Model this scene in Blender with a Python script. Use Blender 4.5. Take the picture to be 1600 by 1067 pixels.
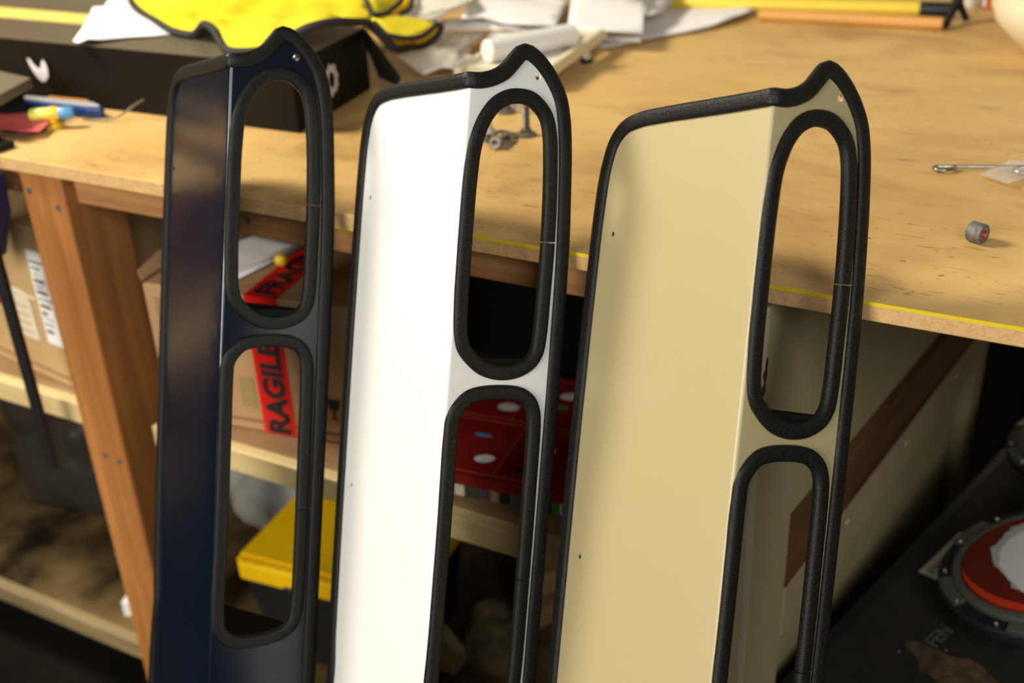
import bpy, bmesh, math, random
from math import pi, sin, cos, radians
from mathutils import Vector, Matrix, noise
from mathutils.geometry import delaunay_2d_cdt

random.seed(7)
for o in list(bpy.data.objects):
    bpy.data.objects.remove(o, do_unlink=True)
SC = bpy.context.scene
COL = SC.collection

# ------------------------------------------------------------------ camera
cam_d = bpy.data.cameras.new('camera')
cam_d.sensor_width = 36.0
cam_d.lens = 1738.0 / 1600.0 * 36.0
cam_d.clip_start = 0.02
cam_d.dof.use_dof = True
cam_d.dof.focus_distance = 0.985
cam_d.dof.aperture_fstop = 3.6
cam = bpy.data.objects.new('camera', cam_d)
COL.objects.link(cam)
cam.matrix_world = Matrix(((0.87988891, -0.18678785, 0.43692769, 0.0),
                           (0.47351558, 0.42154435, -0.77335849, -0.89653),
                           (-0.03973044, 0.88736163, 0.45935916, 1.42),
                           (0, 0, 0, 1)))
SC.camera = cam

# ------------------------------------------------------------------ world, lamps, exposure
w = bpy.data.worlds.new('world')
SC.world = w
w.use_nodes = True
w.node_tree.nodes['Background'].inputs[0].default_value = (1.0, 0.95, 0.88, 1)
w.node_tree.nodes['Background'].inputs[1].default_value = 0.02

def area(name, loc, target, size, power, color, size_y=None):
    d = bpy.data.lights.new(name, 'AREA')
    d.energy = power
    d.color = color
    d.size = size
    if size_y:
        d.shape = 'RECTANGLE'
        d.size_y = size_y
    ob = bpy.data.objects.new(name, d)
    COL.objects.link(ob)
    ob.location = loc
    ob.rotation_euler = (Vector(target) - Vector(loc)).to_track_quat('-Z', 'Y').to_euler()
    return ob

area('workshop_lamp', (-2.45, -0.40, 2.75), (-0.6, 0.1, 0.95), 0.6, 104, (1.0, 0.93, 0.79))
area('front_fill', (-1.1, -3.2, 2.0), (-0.7, 0.0, 0.8), 1.5, 118, (1.0, 0.95, 0.86), 1.4)  # soft frontal fill added behind the camera, source unseen
area('right_fill', (1.5, -2.3, 2.5), (-0.1, 0.2, 0.7), 1.3, 58, (0.93, 0.96, 1.0), 1.3)  # cool fill lamp added at front right, below the ceiling, source unseen

SC.view_settings.view_transform = 'Standard'
SC.view_settings.look = 'None'
SC.view_settings.exposure = 0.0
SC.view_settings.gamma = 1.0
SC.view_settings.use_curve_mapping = False

# ------------------------------------------------------------------ materials
def mat(name, col, rough=0.5, metal=0.0, spec=0.5, alpha=None, coat=0.0):
    m = bpy.data.materials.new(name)
    m.use_nodes = True
    b = m.node_tree.nodes['Principled BSDF']
    b.inputs['Base Color'].default_value = (*col, 1)
    b.inputs['Roughness'].default_value = rough
    b.inputs['Metallic'].default_value = metal
    b.inputs['Specular IOR Level'].default_value = spec
    if coat:
        b.inputs['Coat Weight'].default_value = coat
        b.inputs['Coat Roughness'].default_value = 0.16
    return m

class N:
    def __init__(self, m):
        self.m = m
        self.t = m.node_tree
        self.b = self.t.nodes['Principled BSDF']
        self.tc = self.t.nodes.new('ShaderNodeTexCoord')
    def new(self, k, **kw):
        n = self.t.nodes.new(k)
        for a, v in kw.items():
            setattr(n, a, v)
        return n
    def link(self, a, b):
        self.t.links.new(a, b)
    def mapping(self, scale, rot=(0, 0, 0), out='Object'):
        mp = self.new('ShaderNodeMapping')
        mp.inputs['Scale'].default_value = scale
        mp.inputs['Rotation'].default_value = rot
        self.link(self.tc.outputs[out], mp.inputs['Vector'])
        return mp.outputs[0]
    def noise(self, vec, scale, detail=4, rough=0.55, dist=0.0):
        n = self.new('ShaderNodeTexNoise')
        n.inputs['Scale'].default_value = scale
        n.inputs['Detail'].default_value = detail
        n.inputs['Roughness'].default_value = rough
        n.inputs['Distortion'].default_value = dist
        self.link(vec, n.inputs['Vector'])
        return n.outputs['Fac']
    def ramp(self, fac, stops):
        r = self.new('ShaderNodeValToRGB')
        e = r.color_ramp.elements
        while len(e) < len(stops):
            e.new(0.5)
        for i, (p, c) in enumerate(stops):
            e[i].position = p
            e[i].color = (*c, 1) if len(c) == 3 else c
        self.link(fac, r.inputs['Fac'])
        return r.outputs['Color']
    def mix(self, fac, a, b, mode='MIX'):
        x = self.new('ShaderNodeMix', data_type='RGBA', blend_type=mode)
        for s, v in ((x.inputs[0], fac), (x.inputs[6], a), (x.inputs[7], b)):
            if hasattr(v, 'is_output'):
                self.link(v, s)
            elif isinstance(v, (int, float)):
                s.default_value = v
            else:
                s.default_value = (*v, 1)
        return x.outputs[2]
    def math(self, op, a, b=None):
        x = self.new('ShaderNodeMath', operation=op)
        for s, v in ((x.inputs[0], a), (x.inputs[1], b)):
            if v is None:
                continue
            if hasattr(v, 'is_output'):
                self.link(v, s)
            else:
                s.default_value = v
        return x.outputs[0]
    def base(self, c):
        self.link(c, self.b.inputs['Base Color'])
    def bump(self, h, strength=0.3, dist=0.001):
        bp = self.new('ShaderNodeBump')
        bp.inputs['Strength'].default_value = strength
        bp.inputs['Distance'].default_value = dist
        self.link(h, bp.inputs['Height'])
        self.link(bp.outputs[0], self.b.inputs['Normal'])

def wood(name, dark, light, axis=0, scale=9.0, stretch=0.08, rough=0.55, knots=False, bump=0.15):
    m = mat(name, light, rough)
    n = N(m)
    sc = [1.0, 1.0, 1.0]
    sc[axis] = stretch
    v = n.mapping(tuple(sc))
    a = n.noise(v, scale * 4, 6, 0.6, 0.6)
    b_ = n.noise(v, scale, 3, 0.5, 1.2)
    f = n.math('ADD', n.math('MULTIPLY', a, 0.55), n.math('MULTIPLY', b_, 0.45))
    c = n.ramp(f, [(0.34, dark), (0.62, light)])
    if knots:
        vk = n.mapping(tuple(0.55 if i == axis else 1.0 for i in range(3)))
        vo = n.new('ShaderNodeTexVoronoi')
        vo.inputs['Scale'].default_value = 3.2
        n.link(vk, vo.inputs['Vector'])
        kn = n.ramp(vo.outputs['Distance'], [(0.03, (1, 1, 1)), (0.10, (0, 0, 0))])
        c = n.mix(kn, c, tuple(x * 0.35 for x in dark))
    n.base(c)
    n.bump(a, bump, 0.0006)
    return m

def mottled(name, c1, c2, scale=8, rough=0.6, metal=0.0, bump=0.0, spec=0.4, lo=0.35, hi=0.65):
    m = mat(name, c1, rough, metal, spec)
    n = N(m)
    v = n.mapping((1, 1, 1))
    f = n.noise(v, scale, 5, 0.6)
    n.base(n.ramp(f, [(lo, c1), (hi, c2)]))
    if bump:
        n.bump(n.noise(v, scale * 6, 4), bump, 0.001)
    return m

def tabletop_mat():
    m = mat('worn_birch_plywood', (0.55, 0.33, 0.12), 0.5, spec=0.35)
    n = N(m)
    v = n.mapping((0.35, 1.0, 1.0))
    g = n.noise(v, 22, 7, 0.68, 0.6)
    b = n.noise(n.mapping((0.7, 1.0, 1.0)), 3.6, 4, 0.55, 1.0)
    c = n.ramp(n.math('ADD', n.math('MULTIPLY', g, 0.35), n.math('MULTIPLY', b, 0.65)),
               [(0.34, (0.45, 0.260, 0.080)), (0.52, (0.59, 0.370, 0.125)), (0.70, (0.65, 0.43, 0.160))])
    # brown smudges with soft rims
    s = n.noise(n.mapping((0.8, 1.1, 1.0)), 6.5, 6, 0.62, 0.6)
    c = n.mix(n.ramp(s, [(0.54, (0, 0, 0)), (0.72, (0.62, 0.62, 0.62))]), c, (0.30, 0.155, 0.05))
    # thin dark scratches
    s2 = n.noise(n.mapping((0.22, 1.7, 1.0), (0, 0, 0.12)), 48, 3, 0.7, 1.4)
    c = n.mix(n.ramp(s2, [(0.635, (0, 0, 0)), (0.70, (0.75, 0.75, 0.75))]), c, (0.15, 0.075, 0.028))
    # specks
    s3 = n.noise(n.mapping((0.7, 1.2, 1.0)), 120, 2, 0.6)
    zone = n.noise(n.mapping((1, 1, 1)), 4.0, 2, 0.5)
    f3 = n.math('MULTIPLY', n.ramp(s3, [(0.66, (0, 0, 0)), (0.72, (1, 1, 1))]), n.ramp(zone, [(0.42, (0.05, 0.05, 0.05)), (0.60, (0.85, 0.85, 0.85))]))
    c = n.mix(f3, c, (0.10, 0.055, 0.025))
    n.base(c)
    n.bump(g, 0.12, 0.0005)
    return m

def trim_mat():
    m = mat('black_leathery_vinyl', (0.012, 0.012, 0.011), 0.44, spec=0.20)
    n = N(m)
    sx = n.new('ShaderNodeSeparateXYZ')
    n.link(n.tc.outputs['UV'], sx.inputs[0])
    # leathery grain with faint ribs across the strip
    vo = n.new('ShaderNodeTexVoronoi')
    vo.inputs['Scale'].default_value = 1050
    n.link(n.tc.outputs['UV'], vo.inputs['Vector'])
    rib = n.math('SINE', n.math('MULTIPLY', sx.outputs['X'], 3700.0))
    gr = vo.outputs['Distance']
    n.bump(n.math('ADD', n.math('MULTIPLY', rib, 0.12), gr), 0.30, 0.0008)
    c = n.ramp(gr, [(0.15, (0.0015, 0.0015, 0.0014)), (0.75, (0.013, 0.0122, 0.0098))])
    n.base(c)
    return m

M = {}
M['table'] = tabletop_mat()
M['pine'] = wood('orange_pine', (0.22, 0.085, 0.02), (0.40, 0.17, 0.045), 0, 14, 0.06, knots=False)
M['pine_rail'] = wood('pine_rail', (0.24, 0.10, 0.03), (0.46, 0.23, 0.075), 0, 16, 0.05, knots=True)
M['pine_up'] = wood('orange_pine_upright', (0.28, 0.10, 0.022), (0.44, 0.18, 0.045), 2, 12, 0.05)
M['edge'] = wood('ply_edge', (0.44, 0.25, 0.10), (0.60, 0.37, 0.15), 1, 90, 0.4)
M['creamwood'] = wood('pale_spruce', (0.48, 0.34, 0.14), (0.62, 0.47, 0.22), 0, 10, 0.07)
M['shadewood'] = wood('shaded_strip_board', (0.10, 0.07, 0.028), (0.26, 0.19, 0.085), 0, 6, 0.12)  # darker shelf strip wood; the dimmer light low down is put into its colour
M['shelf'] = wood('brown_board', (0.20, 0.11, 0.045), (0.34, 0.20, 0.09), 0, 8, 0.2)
M['bare'] = wood('bare_timber', (0.06, 0.026, 0.008), (0.14, 0.06, 0.018), 1, 12, 0.06)
M['yellow_paint'] = mat('yellow_marker_paint', (0.62, 0.45, 0.01), 0.55)
M['trim'] = trim_mat()
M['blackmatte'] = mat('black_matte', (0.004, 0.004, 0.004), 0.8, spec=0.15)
M['blackplastic'] = mat('black_plastic', (0.010, 0.010, 0.010), 0.45)
M['rubber'] = mat('black_rubber', (0.008, 0.008, 0.008), 0.7, spec=0.3)
M['steel'] = mottled('steel', (0.30, 0.28, 0.25), (0.48, 0.46, 0.42), 60, 0.32, 1.0)
M['dirtysteel'] = mottled('dull_steel', (0.13, 0.11, 0.085), (0.26, 0.235, 0.19), 120, 0.5, 0.85, 0.2)
M['brass'] = mat('brass', (0.55, 0.42, 0.20), 0.3, 1.0)
M['zinc'] = mat('zinc', (0.42, 0.44, 0.46), 0.4, 0.9)
M['card'] = mottled('kraft_cardboard', (0.42, 0.27, 0.11), (0.50, 0.33, 0.145), 5, 0.75)
M['cardbrown'] = mottled('brown_cardboard', (0.38, 0.215, 0.10), (0.45, 0.265, 0.125), 5, 0.75)
M['cardprint'] = mat('printed_white_ink', (0.66, 0.58, 0.42), 0.7)
M['cardink'] = mat('brown_ink', (0.13, 0.07, 0.03), 0.8)
M['white_label'] = mat('white_label_paper', (0.78, 0.75, 0.70), 0.7)
M['label_ink'] = mat('label_ink', (0.08, 0.07, 0.07), 0.8)
M['redtape'] = mat('red_tape', (0.62, 0.006, 0.004), 0.4)
M['blackink'] = mat('black_ink', (0.006, 0.005, 0.005), 0.7)
M['paper'] = mottled('white_paper', (0.74, 0.72, 0.68), (0.80, 0.78, 0.74), 4, 0.8)
M['paper_cream'] = mottled('cream_paper', (0.66, 0.60, 0.48), (0.74, 0.69, 0.57), 6, 0.8)
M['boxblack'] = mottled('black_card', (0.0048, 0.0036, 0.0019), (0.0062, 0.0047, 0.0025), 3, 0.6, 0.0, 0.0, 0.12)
M['lid_glare'] = mottled('black_card_with_glare', (0.115, 0.092, 0.052), (0.13, 0.105, 0.062), 3, 0.36, 0.0, 0.0, 0.6)  # black card; glare on the carton tops is lightened into its colour
M['logo'] = mat('pale_logo_print', (0.62, 0.56, 0.52), 0.6)
M['tape_y'] = mat('yellow_tape', (0.66, 0.55, 0.13), 0.5)
M['tape_y2'] = mat('yellow_tape_dark', (0.46, 0.34, 0.05), 0.5)
M['cream_paint'] = mottled('cream_gloss_paint', (0.33, 0.27, 0.13), (0.38, 0.31, 0.155), 3, 0.42)
M['cream_post'] = mottled('speckled_cream_paint', (0.36, 0.295, 0.145), (0.06, 0.035, 0.012), 130, 0.45, lo=0.685, hi=0.72)
M['cream_worn'] = mottled('worn_cream_paint', (0.42, 0.36, 0.22), (0.12, 0.08, 0.04), 45, 0.6, lo=0.60, hi=0.74)
M['chip'] = mat('paint_chip', (0.035, 0.018, 0.008), 0.8)
M['filler'] = mat('white_filler', (0.66, 0.62, 0.50), 0.7)
M['towel'] = mottled('yellow_microfibre', (0.50, 0.40, 0.010), (0.67, 0.55, 0.03), 9, 0.95, 0.0, 0.9, 0.05, 0.30, 0.55)
M['hem'] = mat('black_hem', (0.008, 0.008, 0.007), 0.75)
M['white_plastic'] = mat('white_plastic', (0.70, 0.68, 0.62), 0.4)
M['cream_plastic'] = mat('cream_plastic', (0.72, 0.64, 0.45), 0.45)
M['yellow_pole'] = mat('yellow_enamel', (0.70, 0.50, 0.04), 0.35)
M['orange_wood'] = wood('orange_dowel', (0.46, 0.21, 0.04), (0.60, 0.31, 0.075), 0, 20, 0.05)
M['darkgreen'] = mat('dark_green', (0.015, 0.03, 0.022), 0.5)
M['red'] = mat('red_print', (0.42, 0.015, 0.008), 0.5)
M['redcard'] = mottled('red_printed_card', (0.20, 0.008, 0.005), (0.25, 0.012, 0.006), 6, 0.45)
M['redline'] = mat('orange_red_line', (0.48, 0.06, 0.02), 0.5)
M['blue'] = mat('blue_plastic', (0.006, 0.035, 0.16), 0.35)
M['navy'] = mat('navy_plastic', (0.004, 0.012, 0.075), 0.35)
M['lightblue'] = mat('light_blue_plastic', (0.07, 0.24, 0.48), 0.35)
M['silver'] = mat('silver_plastic', (0.55, 0.55, 0.55), 0.35, 0.4)
M['pink'] = mat('pink_card', (0.70, 0.12, 0.11), 0.55)
M['toy_yellow'] = mat('toy_yellow', (0.78, 0.48, 0.012), 0.3)
M['toy_lime'] = mat('toy_lime', (0.66, 0.66, 0.10), 0.3)
M['tool_yellow'] = mottled('tool_case_yellow', (0.78, 0.45, 0.003), (0.84, 0.50, 0.004), 30, 0.5, spec=0.2)
M['green'] = mat('green_card', (0.05, 0.28, 0.03), 0.5)
M['skin'] = mat('tan_webbing', (0.30, 0.22, 0.11), 0.8)
M['camo'] = mottled('camouflage_cloth', (0.035, 0.055, 0.022), (0.20, 0.13, 0.06), 22, 0.9)
M['dust_shade'] = mottled('dusty_shaded_board', (0.010, 0.007, 0.003), (0.17, 0.11, 0.042), 6, 0.9, spec=0.1)  # dusty mottling, with the shade on the low shelf darkened into it
M['case'] = mottled('black_carpeted_case', (0.012, 0.010, 0.008), (0.020, 0.016, 0.011), 40, 0.6, 0.0, 0.3)
M['case_wear'] = mottled('worn_brown_patch', (0.02, 0.014, 0.008), (0.11, 0.06, 0.025), 60, 0.8)
M['greymetal'] = mat('grey_bezel', (0.10, 0.105, 0.085), 0.45, 0.3)
M['lampred'] = mottled('deep_red_print', (0.10, 0.012, 0.006), (0.13, 0.016, 0.008), 20, 0.5, spec=0.2)
M['lampred2'] = mat('bright_red_print', (0.55, 0.04, 0.012), 0.5, spec=0.2)
M['artgrey'] = mat('pale_grey_print', (0.62, 0.60, 0.55), 0.5, spec=0.2)
M['artgrey2'] = mat('mid_grey_print', (0.36, 0.335, 0.31), 0.5, spec=0.2)
M['artblack'] = mat('dark_print', (0.010, 0.007, 0.005), 0.5, spec=0.2)
M['artblue'] = mat('grey_blue_print', (0.22, 0.25, 0.28), 0.4)
M['concrete'] = mottled('dark_concrete', (0.005, 0.0042, 0.0032), (0.009, 0.007, 0.005), 5, 0.95, spec=0.05)
M['wall'] = mottled('dim_wall', (0.10, 0.085, 0.065), (0.13, 0.11, 0.085), 2, 0.9)
M['wall_pale'] = mottled('pale_plaster', (0.50, 0.42, 0.30), (0.56, 0.48, 0.35), 2, 0.9)
M['dado_reflect'] = mottled('added_dark_dado', (0.022, 0.024, 0.026), (0.03, 0.032, 0.034), 2, 0.8)
M['wallred'] = mottled('rust_red_wall', (0.24, 0.07, 0.05), (0.30, 0.09, 0.065), 2, 0.85)

def gloss_paint(name, col, rough, coat):
    m = mat(name, col, rough, spec=0.5, coat=coat)
    n = N(m)
    n.bump(n.noise(n.mapping((1, 1, 1)), 500, 2), 0.02, 0.0003)
    return m
M['paint_blue'] = gloss_paint('navy_gloss_paint', (0.0009, 0.0038, 0.0105), 0.24, 0.22)
M['paint_white'] = gloss_paint('white_satin_paint', (0.645, 0.638, 0.605), 0.35, 0.15)
M['paint_beige'] = gloss_paint('sand_beige_paint', (0.355, 0.292, 0.148), 0.38, 0.15)

def clear_plastic(name, tint=(0.9, 0.9, 0.88), a=0.35, rough=0.25):
    m = mat(name, tint, rough)
    t = m.node_tree
    b = t.nodes['Principled BSDF']
    b.inputs['Alpha'].default_value = a
    n = N(m)
    f = n.noise(n.mapping((1, 1, 1)), 30, 4)
    n.bump(f, 0.7, 0.01)
    return m
M['clear'] = clear_plastic('clear_film', (0.75, 0.72, 0.64), 0.26)
M['clearbag'] = clear_plastic('milky_bag_film', (0.50, 0.49, 0.44), 0.75, 0.3)
M['smokebag'] = clear_plastic('smoky_bag_film', (0.035, 0.030, 0.022), 0.75, 0.35)

# ------------------------------------------------------------------ mesh helpers
def add_box(bm, x0, x1, y0, y1, z0, z1):
    vs = [bm.verts.new((x, y, z)) for z in (z0, z1) for y in (y0, y1) for x in (x0, x1)]
    for f in ((0, 2, 3, 1), (4, 5, 7, 6), (0, 1, 5, 4), (2, 6, 7, 3), (0, 4, 6, 2), (1, 3, 7, 5)):
        bm.faces.new([vs[i] for i in f])
    return vs

def add_prism(bm, poly, z0, z1):
    lo = [bm.verts.new((x, y, z0)) for x, y in poly]
    hi = [bm.verts.new((x, y, z1)) for x, y in poly]
    k = len(poly)
    bm.faces.new(hi)
    bm.faces.new(lo[::-1])
    for i in range(k):
        bm.faces.new((lo[i], lo[(i + 1) % k], hi[(i + 1) % k], hi[i]))

def add_lathe(bm, prof, seg=32, mtx=None, closed=False):
    rings = []
    for r, z in prof:
        if r < 1e-6:
            rings.append([bm.verts.new((0, 0, z))])
        else:
            rings.append([bm.verts.new((r * cos(2 * pi * i / seg), r * sin(2 * pi * i / seg), z)) for i in range(seg)])
    pairs = list(zip(rings, rings[1:]))
    if closed:
        pairs.append((rings[-1], rings[0]))
    for a, b in pairs:
        for i in range(seg):
            j = (i + 1) % seg
            if len(a) == 1 and len(b) == 1:
                continue
            if len(a) == 1:
                bm.faces.new((a[0], b[i], b[j]))
            elif len(b) == 1:
                bm.faces.new((a[i], b[0], a[j]))
            else:
                bm.faces.new((a[i], b[i], b[j], a[j]))
    if mtx is not None:
        vs = [v for r in rings for v in r]
        for v in vs:
            v.co = mtx @ v.co

def add_tube(bm, pts, r, seg=12, closed=False, cap=True):
    pts = [Vector(p) for p in pts]
    n = len(pts)
    rings = []
    up = None
    for i, p in enumerate(pts):
        a = pts[i - 1] if (i > 0 or closed) else pts[i]
        b = pts[(i + 1) % n] if (i < n - 1 or closed) else pts[i]
        t = (b - a)
        t = t.normalized() if t.length > 1e-9 else Vector((1, 0, 0))
        if up is None:
            up = Vector((0, 0, 1)) if abs(t.z) < 0.9 else Vector((1, 0, 0))
        s = t.cross(up)
        if s.length < 1e-6:
            s = t.orthogonal()
        s.normalize()
        up = s.cross(t).normalized()
        rr = r[i] if isinstance(r, (list, tuple)) else r
        rings.append([bm.verts.new(p + (s * cos(2 * pi * k / seg) + up * sin(2 * pi * k / seg)) * rr) for k in range(seg)])
    prs = list(zip(rings, rings[1:]))
    if closed:
        prs.append((rings[-1], rings[0]))
    for a, b in prs:
        for k in range(seg):
            j = (k + 1) % seg
            bm.faces.new((a[k], a[j], b[j], b[k]))
    if cap and not closed:
        bm.faces.new(rings[0][::-1])
        bm.faces.new(rings[-1])

def smooth_path(pts, step, closed=False):
    """Catmull-Rom through pts (any dimension), resampled at about 'step'."""
    P = [Vector(p) for p in pts]
    n = len(P)
    out = []
    rng = n if closed else n - 1
    for i in range(rng):
        if closed:
            p0, p1, p2, p3 = P[i - 1], P[i], P[(i + 1) % n], P[(i + 2) % n]
        else:
            p1, p2 = P[i], P[i + 1]
            p0 = P[i - 1] if i > 0 else p1 * 2 - p2
            p3 = P[i + 2] if i + 2 < n else p2 * 2 - p1
        d1 = max((p1 - p0).length ** 0.5, 1e-6)
        d2 = max((p2 - p1).length ** 0.5, 1e-6)
        d3 = max((p3 - p2).length ** 0.5, 1e-6)
        m1 = ((p1 - p0) / d1 - (p2 - p0) / (d1 + d2) + (p2 - p1) / d2) * d2
        m2 = ((p2 - p1) / d2 - (p3 - p1) / (d2 + d3) + (p3 - p2) / d3) * d2
        k = max(1, int((p2 - p1).length / step))
        for j in range(k):
            t = j / k
            out.append(p1 * (2 * t ** 3 - 3 * t ** 2 + 1) + m1 * (t ** 3 - 2 * t ** 2 + t)
                       + p2 * (-2 * t ** 3 + 3 * t ** 2) + m2 * (t ** 3 - t ** 2))
    if not closed:
        out.append(P[-1])
    return out

def inside(p, poly):
    x, y = p
    c = False
    j = len(poly) - 1
    for i in range(len(poly)):
        xi, yi = poly[i]
        xj, yj = poly[j]
        if (yi > y) != (yj > y) and x < (xj - xi) * (y - yi) / (yj - yi) + xi:
            c = not c
        j = i
    return c

def cdt(outer, holes=(), extra=()):
    loops = [outer] + list(holes)
    vs, es = [], []
    for lp in loops:
        b = len(vs)
        vs += [Vector((p[0], p[1])) for p in lp]
        es += [(b + i, b + (i + 1) % len(lp)) for i in range(len(lp))]
    vs += [Vector((p[0], p[1])) for p in extra]
    V, E_, F, ov, oe, of = delaunay_2d_cdt(vs, es, [], 0, 1e-7)
    tris = []
    for f in F:
        c = (sum(V[i][0] for i in f) / len(f), sum(V[i][1] for i in f) / len(f))
        if inside(c, outer) and not any(inside(c, h) for h in holes):
            tris.append(list(f))
    return [(v[0], v[1]) for v in V], tris

def finish(bm, name, m, parent=None, smooth=True, bevel=0.0, solid=0.0, angle=40, sub=0):
    bmesh.ops.recalc_face_normals(bm, faces=bm.faces)
    me = bpy.data.meshes.new(name)
    bm.to_mesh(me)
    bm.free()
    ms = m if isinstance(m, (list, tuple)) else [m]
    for x in ms:
        me.materials.append(x)
    if smooth:
        for p in me.polygons:
            p.use_smooth = True
        me.set_sharp_from_angle(angle=radians(angle))
    ob = bpy.data.objects.new(name, me)
    COL.objects.link(ob)
    if parent:
        ob.parent = parent
    if solid:
        md = ob.modifiers.new('thickness', 'SOLIDIFY')
        md.thickness = solid
        md.offset = -1
    if bevel:
        md = ob.modifiers.new('bevel', 'BEVEL')
        md.width = bevel
        md.segments = 2
        md.limit_method = 'ANGLE'
        md.angle_limit = radians(50)
    if sub:
        md = ob.modifiers.new('sub', 'SUBSURF')
        md.levels = md.render_levels = sub
    return ob

def tag(o, label=None, cat=None, group=None, kind=None):
    if label: o['label'] = label
    if cat: o['category'] = cat
    if group: o['group'] = group
    if kind: o['kind'] = kind
    return o

def thing(name, label, cat, loc=(0, 0, 0), rot=0.0, group=None):
    o = bpy.data.objects.new(name, None)
    COL.objects.link(o)
    o.location = loc
    o.rotation_euler = (0, 0, rot)
    o.empty_display_size = 0.05
    return tag(o, label, cat, group)

def boxo(name, m, x0, x1, y0, y1, z0, z1, parent=None, bevel=0.002, smooth=False):
    bm = bmesh.new()
    add_box(bm, x0, x1, y0, y1, z0, z1)
    return finish(bm, name, m, parent, smooth, bevel)

def sheet(name, pts, m, parent=None, thick=0.0004, grid=0.02, amp=0.0, freq=20.0, seed=0.0, origin=None, rnd=0.0, up=False):
    """A thin flexible sheet whose rim follows the 3-D points."""
    if rnd:
        pts = [tuple(v) for v in smooth_path([Vector(p) for p in pts], rnd, True)]
    org = Vector(origin) if origin else Vector((0, 0, 0))
    poly = [(p[0], p[1]) for p in pts]
    xs = [p[0] for p in pts]
    ys = [p[1] for p in pts]
    extra = []
    x = min(xs) + grid / 2
    while x < max(xs):
        y = min(ys) + grid / 2
        while y < max(ys):
            if inside((x, y), poly) and min((x - q[0]) ** 2 + (y - q[1]) ** 2 for q in poly) > (grid * 0.45) ** 2:
                extra.append((x, y))
            y += grid
        x += grid
    V, T = cdt(poly, (), extra)
    bm = bmesh.new()
    vs = []
    for (x, y) in V:
        ws = zs = 0.0
        dm = 1e9
        for q in pts:
            d = (x - q[0]) ** 2 + (y - q[1]) ** 2
            dm = min(dm, d)
            wt = 1.0 / (d + 1e-9) ** 1.3
            ws += wt
            zs += wt * q[2]
        z = zs / ws
        k = min(1.0, dm ** 0.5 / (grid * 1.2))
        wv = noise.noise(Vector((x * freq, y * freq, seed)))
        z += amp * k * (abs(wv) + 0.5 * abs(noise.noise(Vector((x * freq * 2.3, y * freq * 2.3, seed + 5))))) if up else amp * k * wv
        vs.append(bm.verts.new(Vector((x, y, z)) - org))
    for t in T:
        bm.faces.new([vs[i] for i in t])
    ob = finish(bm, name, m, parent, True, 0, 0, 60)
    for p in ob.data.polygons:
        pass
    if thick:
        md = ob.modifiers.new('thickness', 'SOLIDIFY')
        md.thickness = thick
        md.offset = 0
    return ob

def text(name, s, size, m, mtx, parent=None, ext=0.0003, bold=0.0):
    c = bpy.data.curves.new(name, 'FONT')
    c.body = s
    c.size = size
    c.extrude = ext
    c.offset = bold
    tmp = bpy.data.objects.new(name + '_curve', c)
    COL.objects.link(tmp)
    dg = bpy.context.evaluated_depsgraph_get()
    me = bpy.data.meshes.new_from_object(tmp.evaluated_get(dg))
    bpy.data.objects.remove(tmp, do_unlink=True)
    me.transform(mtx)
    me.materials.clear()
    me.materials.append(m)
    ob = bpy.data.objects.new(name, me)
    COL.objects.link(ob)
    if parent:
        ob.parent = parent
    return ob

def frame(o, x, y):
    """4x4 matrix from an origin and two in-plane axes."""
    x = Vector(x).normalized()
    y = Vector(y)
    y = (y - x * y.dot(x)).normalized()
    z = x.cross(y)
    return Matrix(((x.x, y.x, z.x, o[0]), (x.y, y.y, z.y, o[1]), (x.z, y.z, z.z, o[2]), (0, 0, 0, 1)))

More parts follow.
